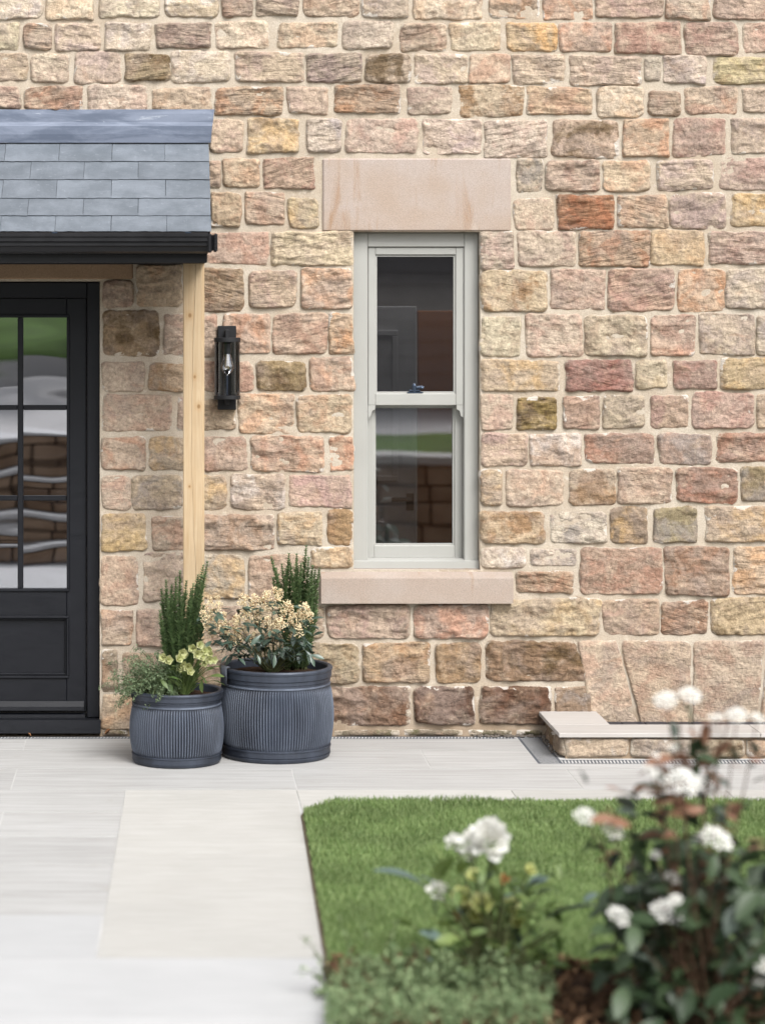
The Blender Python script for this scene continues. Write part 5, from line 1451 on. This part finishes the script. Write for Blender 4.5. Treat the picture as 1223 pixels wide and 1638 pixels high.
# ================================================================== BEHIND THE CAMERA (seen in the glass)
M_GSTONE = m_dressed('garden_stone', (176, 150, 126), (142, 116, 94), False)
M_BANK = m_plain('bank_grass', (92, 118, 62), 0.95, 0.1, 0.25, 2)
M_CONC = m_plain('concrete_paving', (206, 204, 202), 0.9, 0.2, 0.06, 2)
M_CLAD = m_plain('dark_cladding', (108, 105, 106), 0.7, 0.3, 0.1, 2)
def coursed(parent, x0, x1, y, z0, z1, seed, hmin=.10, hmax=.17):
    r = random.Random(seed); z = z0
    while z < z1 - .03:
        h = min(r.uniform(hmin, hmax), z1 - z); x = x0
        if z1 - z - h < .05: h = z1 - z
        while x < x1 - .04:
            w = min(r.uniform(.18, .45), x1 - x)
            if x1 - x - w < .1: w = x1 - x
            mb = MB(); mb.box(-w / 2 + .008, w / 2 - .008, -.02, .02, -h / 2 + .007, h / 2 - .007, .012)
            link('stone', mb.mesh('stone', M_GSTONE), parent, (x + w / 2, y - .01 + r.uniform(0, .012), z + h / 2)); x += w
        z += h
gw = thing('garden_wall', 'dry stone garden wall with pale coping behind the viewpoint, mirrored in the window', 'wall', (0, 0, 0))
mb = MB(); mb.box(1.25, 6.5, -7.85, -7.515, -.1, .77); mb.build('core', m_plain('dark_joint', (60, 50, 42), 0.95, 0.1), gw)
coursed(gw, 1.25, 6.5, -7.5, 0.0, .77, 5)
for i in range(6):
    mb = MB(); mb.box(1.22 + i * .885, 1.22 + i * .885 + .88, -7.88, -7.45, .772, .83, .005); mb.build('coping', M_SLAB, gw)
mb = MB(); mb.box(1.25, 14, -11.0, -7.89, -.1, .80); o = mb.build('upper_lawn', M_BANK); o['kind'] = 'structure'
mb = MB(); mb.box(1.25, 14, -24, -11.01, -.1, .79); o = mb.build('upper_path', M_CONC); o['kind'] = 'structure'
gb = thing('boarded_garage', 'dark boarded outbuilding behind the viewpoint, mirrored in the window', 'outbuilding', (1.5, -16, .79))
gb.rotation_euler = (0, 0, R(-14))
for i in range(22):
    mb = MB(); mb.prism([(0, i * .2), (-.16, i * .2), (-.16, i * .2 + .2), (.0, i * .2 + .2), (.022, i * .2 + .01)], -2.2, 9); mb.build('board', M_CLAD, gb)
mb = MB(); mb.prism([(.3, 4.4), (-2.5, 6.2), (-5.3, 4.4)], -2.4, 9.2); mb.build('roof', M_UNDER, gb)
gs = thing('garden_steps', 'broad stone garden steps with pale treads behind the viewpoint, mirrored in the door', 'steps', (0, 0, 0))
M_CORE = m_plain('step_core', (70, 58, 48), 0.95, 0.1)
tz = [(0, .20, -6.95), (.20, .42, -7.30), (.42, .68, -7.65), (.68, .95, -8.0)]
for i, (z0, z1, y) in enumerate(tz):
    ye = tz[i + 1][2] if i < 3 else -9.2
    mb = MB(); mb.box(-4.2, -.60, ye - .02, y - .025, -.1, z1 - .045); mb.build('core', M_CORE, gs)
    coursed(gs, -4.2, -.60, y, z0, z1 - .05, 20 + i, .07, .11)
    for k in range(4):
        mb = MB(); mb.box(-4.2 + .9 * k, -4.2 + .9 * k + .896, ye + .0 - .03, y + .03, z1 - .045, z1, .005); mb.build('tread', M_FRONT, gs)
mb = MB(); mb.box(-14, -.60, -18.5, -9.24, -.1, .95); o = mb.build('upper_terrace', M_CONC); o['kind'] = 'structure'
gf = thing('garden_fence', 'pale low panel fence behind the viewpoint, mirrored in the door', 'fence', (0, -18.45, .95))
for i in range(9):
    mb = MB(); mb.box(-13 + i * 1.35, -13 + i * 1.35 + 1.33, -.03, .03, 0, .36, .006); mb.build('panel', M_CONC, gf)
# grass bank rising behind
V = []; Q = []; nb = 24
for i in range(nb + 1):
    x = -40 + i * 2.2
    for j, (y, z) in enumerate(((-18.6, .2), (-18.7, 1.25), (-22, 1.6), (-28, 3.0), (-40, 4.2), (-70, 4.4))): V.append((x, y + .6 * math.sin(x * .7), z + (.25 * math.sin(x * .5 + j) if j > 1 else 0) + (.05 * x if j > 2 and x > -14 and x < 6 else 0)))
for i in range(nb):
    for j in range(5): Q.append((i * 6 + j, i * 6 + j + 1, (i + 1) * 6 + j + 1, (i + 1) * 6 + j))
o = link('grass_bank', mesh_np('grass_bank', V, Q, M_BANK, True)); o['kind'] = 'structure'
M_HEDGE = m_leaf('hedge_leaf', (46, 64, 38), (74, 92, 54), 0.6, 0.3, .1, .5)
def far_tree(x, y, z, h, w, seed, lab):
    t = thing('tree', lab, 'tree', (x, y, z), 'trees on the grass bank'); r = random.Random(seed); lc = LC(leaf_tpl('oval', 2, .2, .1, .7))
    cs = [(rdir(r) * w * .55 * r.random() ** .4, w * r.uniform(.3, .5)) for _ in range(12)]
    for i in range(1500):
        c, rad = r.choice(cs); d = rdir(r); lc.add(c + d * rad * r.uniform(.7, 1.05) + Vector((0, 0, h * .62)), rdir(r), r.uniform(.18, .36), r.uniform(-1, 1))
    lc.build('crown', M_HEDGE, t); mb = MB(); mb.tube([(0, 0, -.4), (.05, 0, h * .35), (0, .1, h * .7)], [.2, .07], 8); mb.build('trunk', M_RSTEM, t)
for i, (x, y, h, w) in enumerate(((-9, -33, 6, 3.2), (-4.5, -36, 7, 3.6), (-14, -35, 7.5, 4), (0.5, -38, 6, 3.2))): far_tree(x, y, 3.2, h, w, 200 + i, ('nearest dark leafy tree on the grass bank behind the viewpoint', 'dark tree on the bank between the nearest and the smallest tree', 'largest dark leafy tree on the grass bank behind the viewpoint', 'dark tree at the garage end of the grass bank')[i])
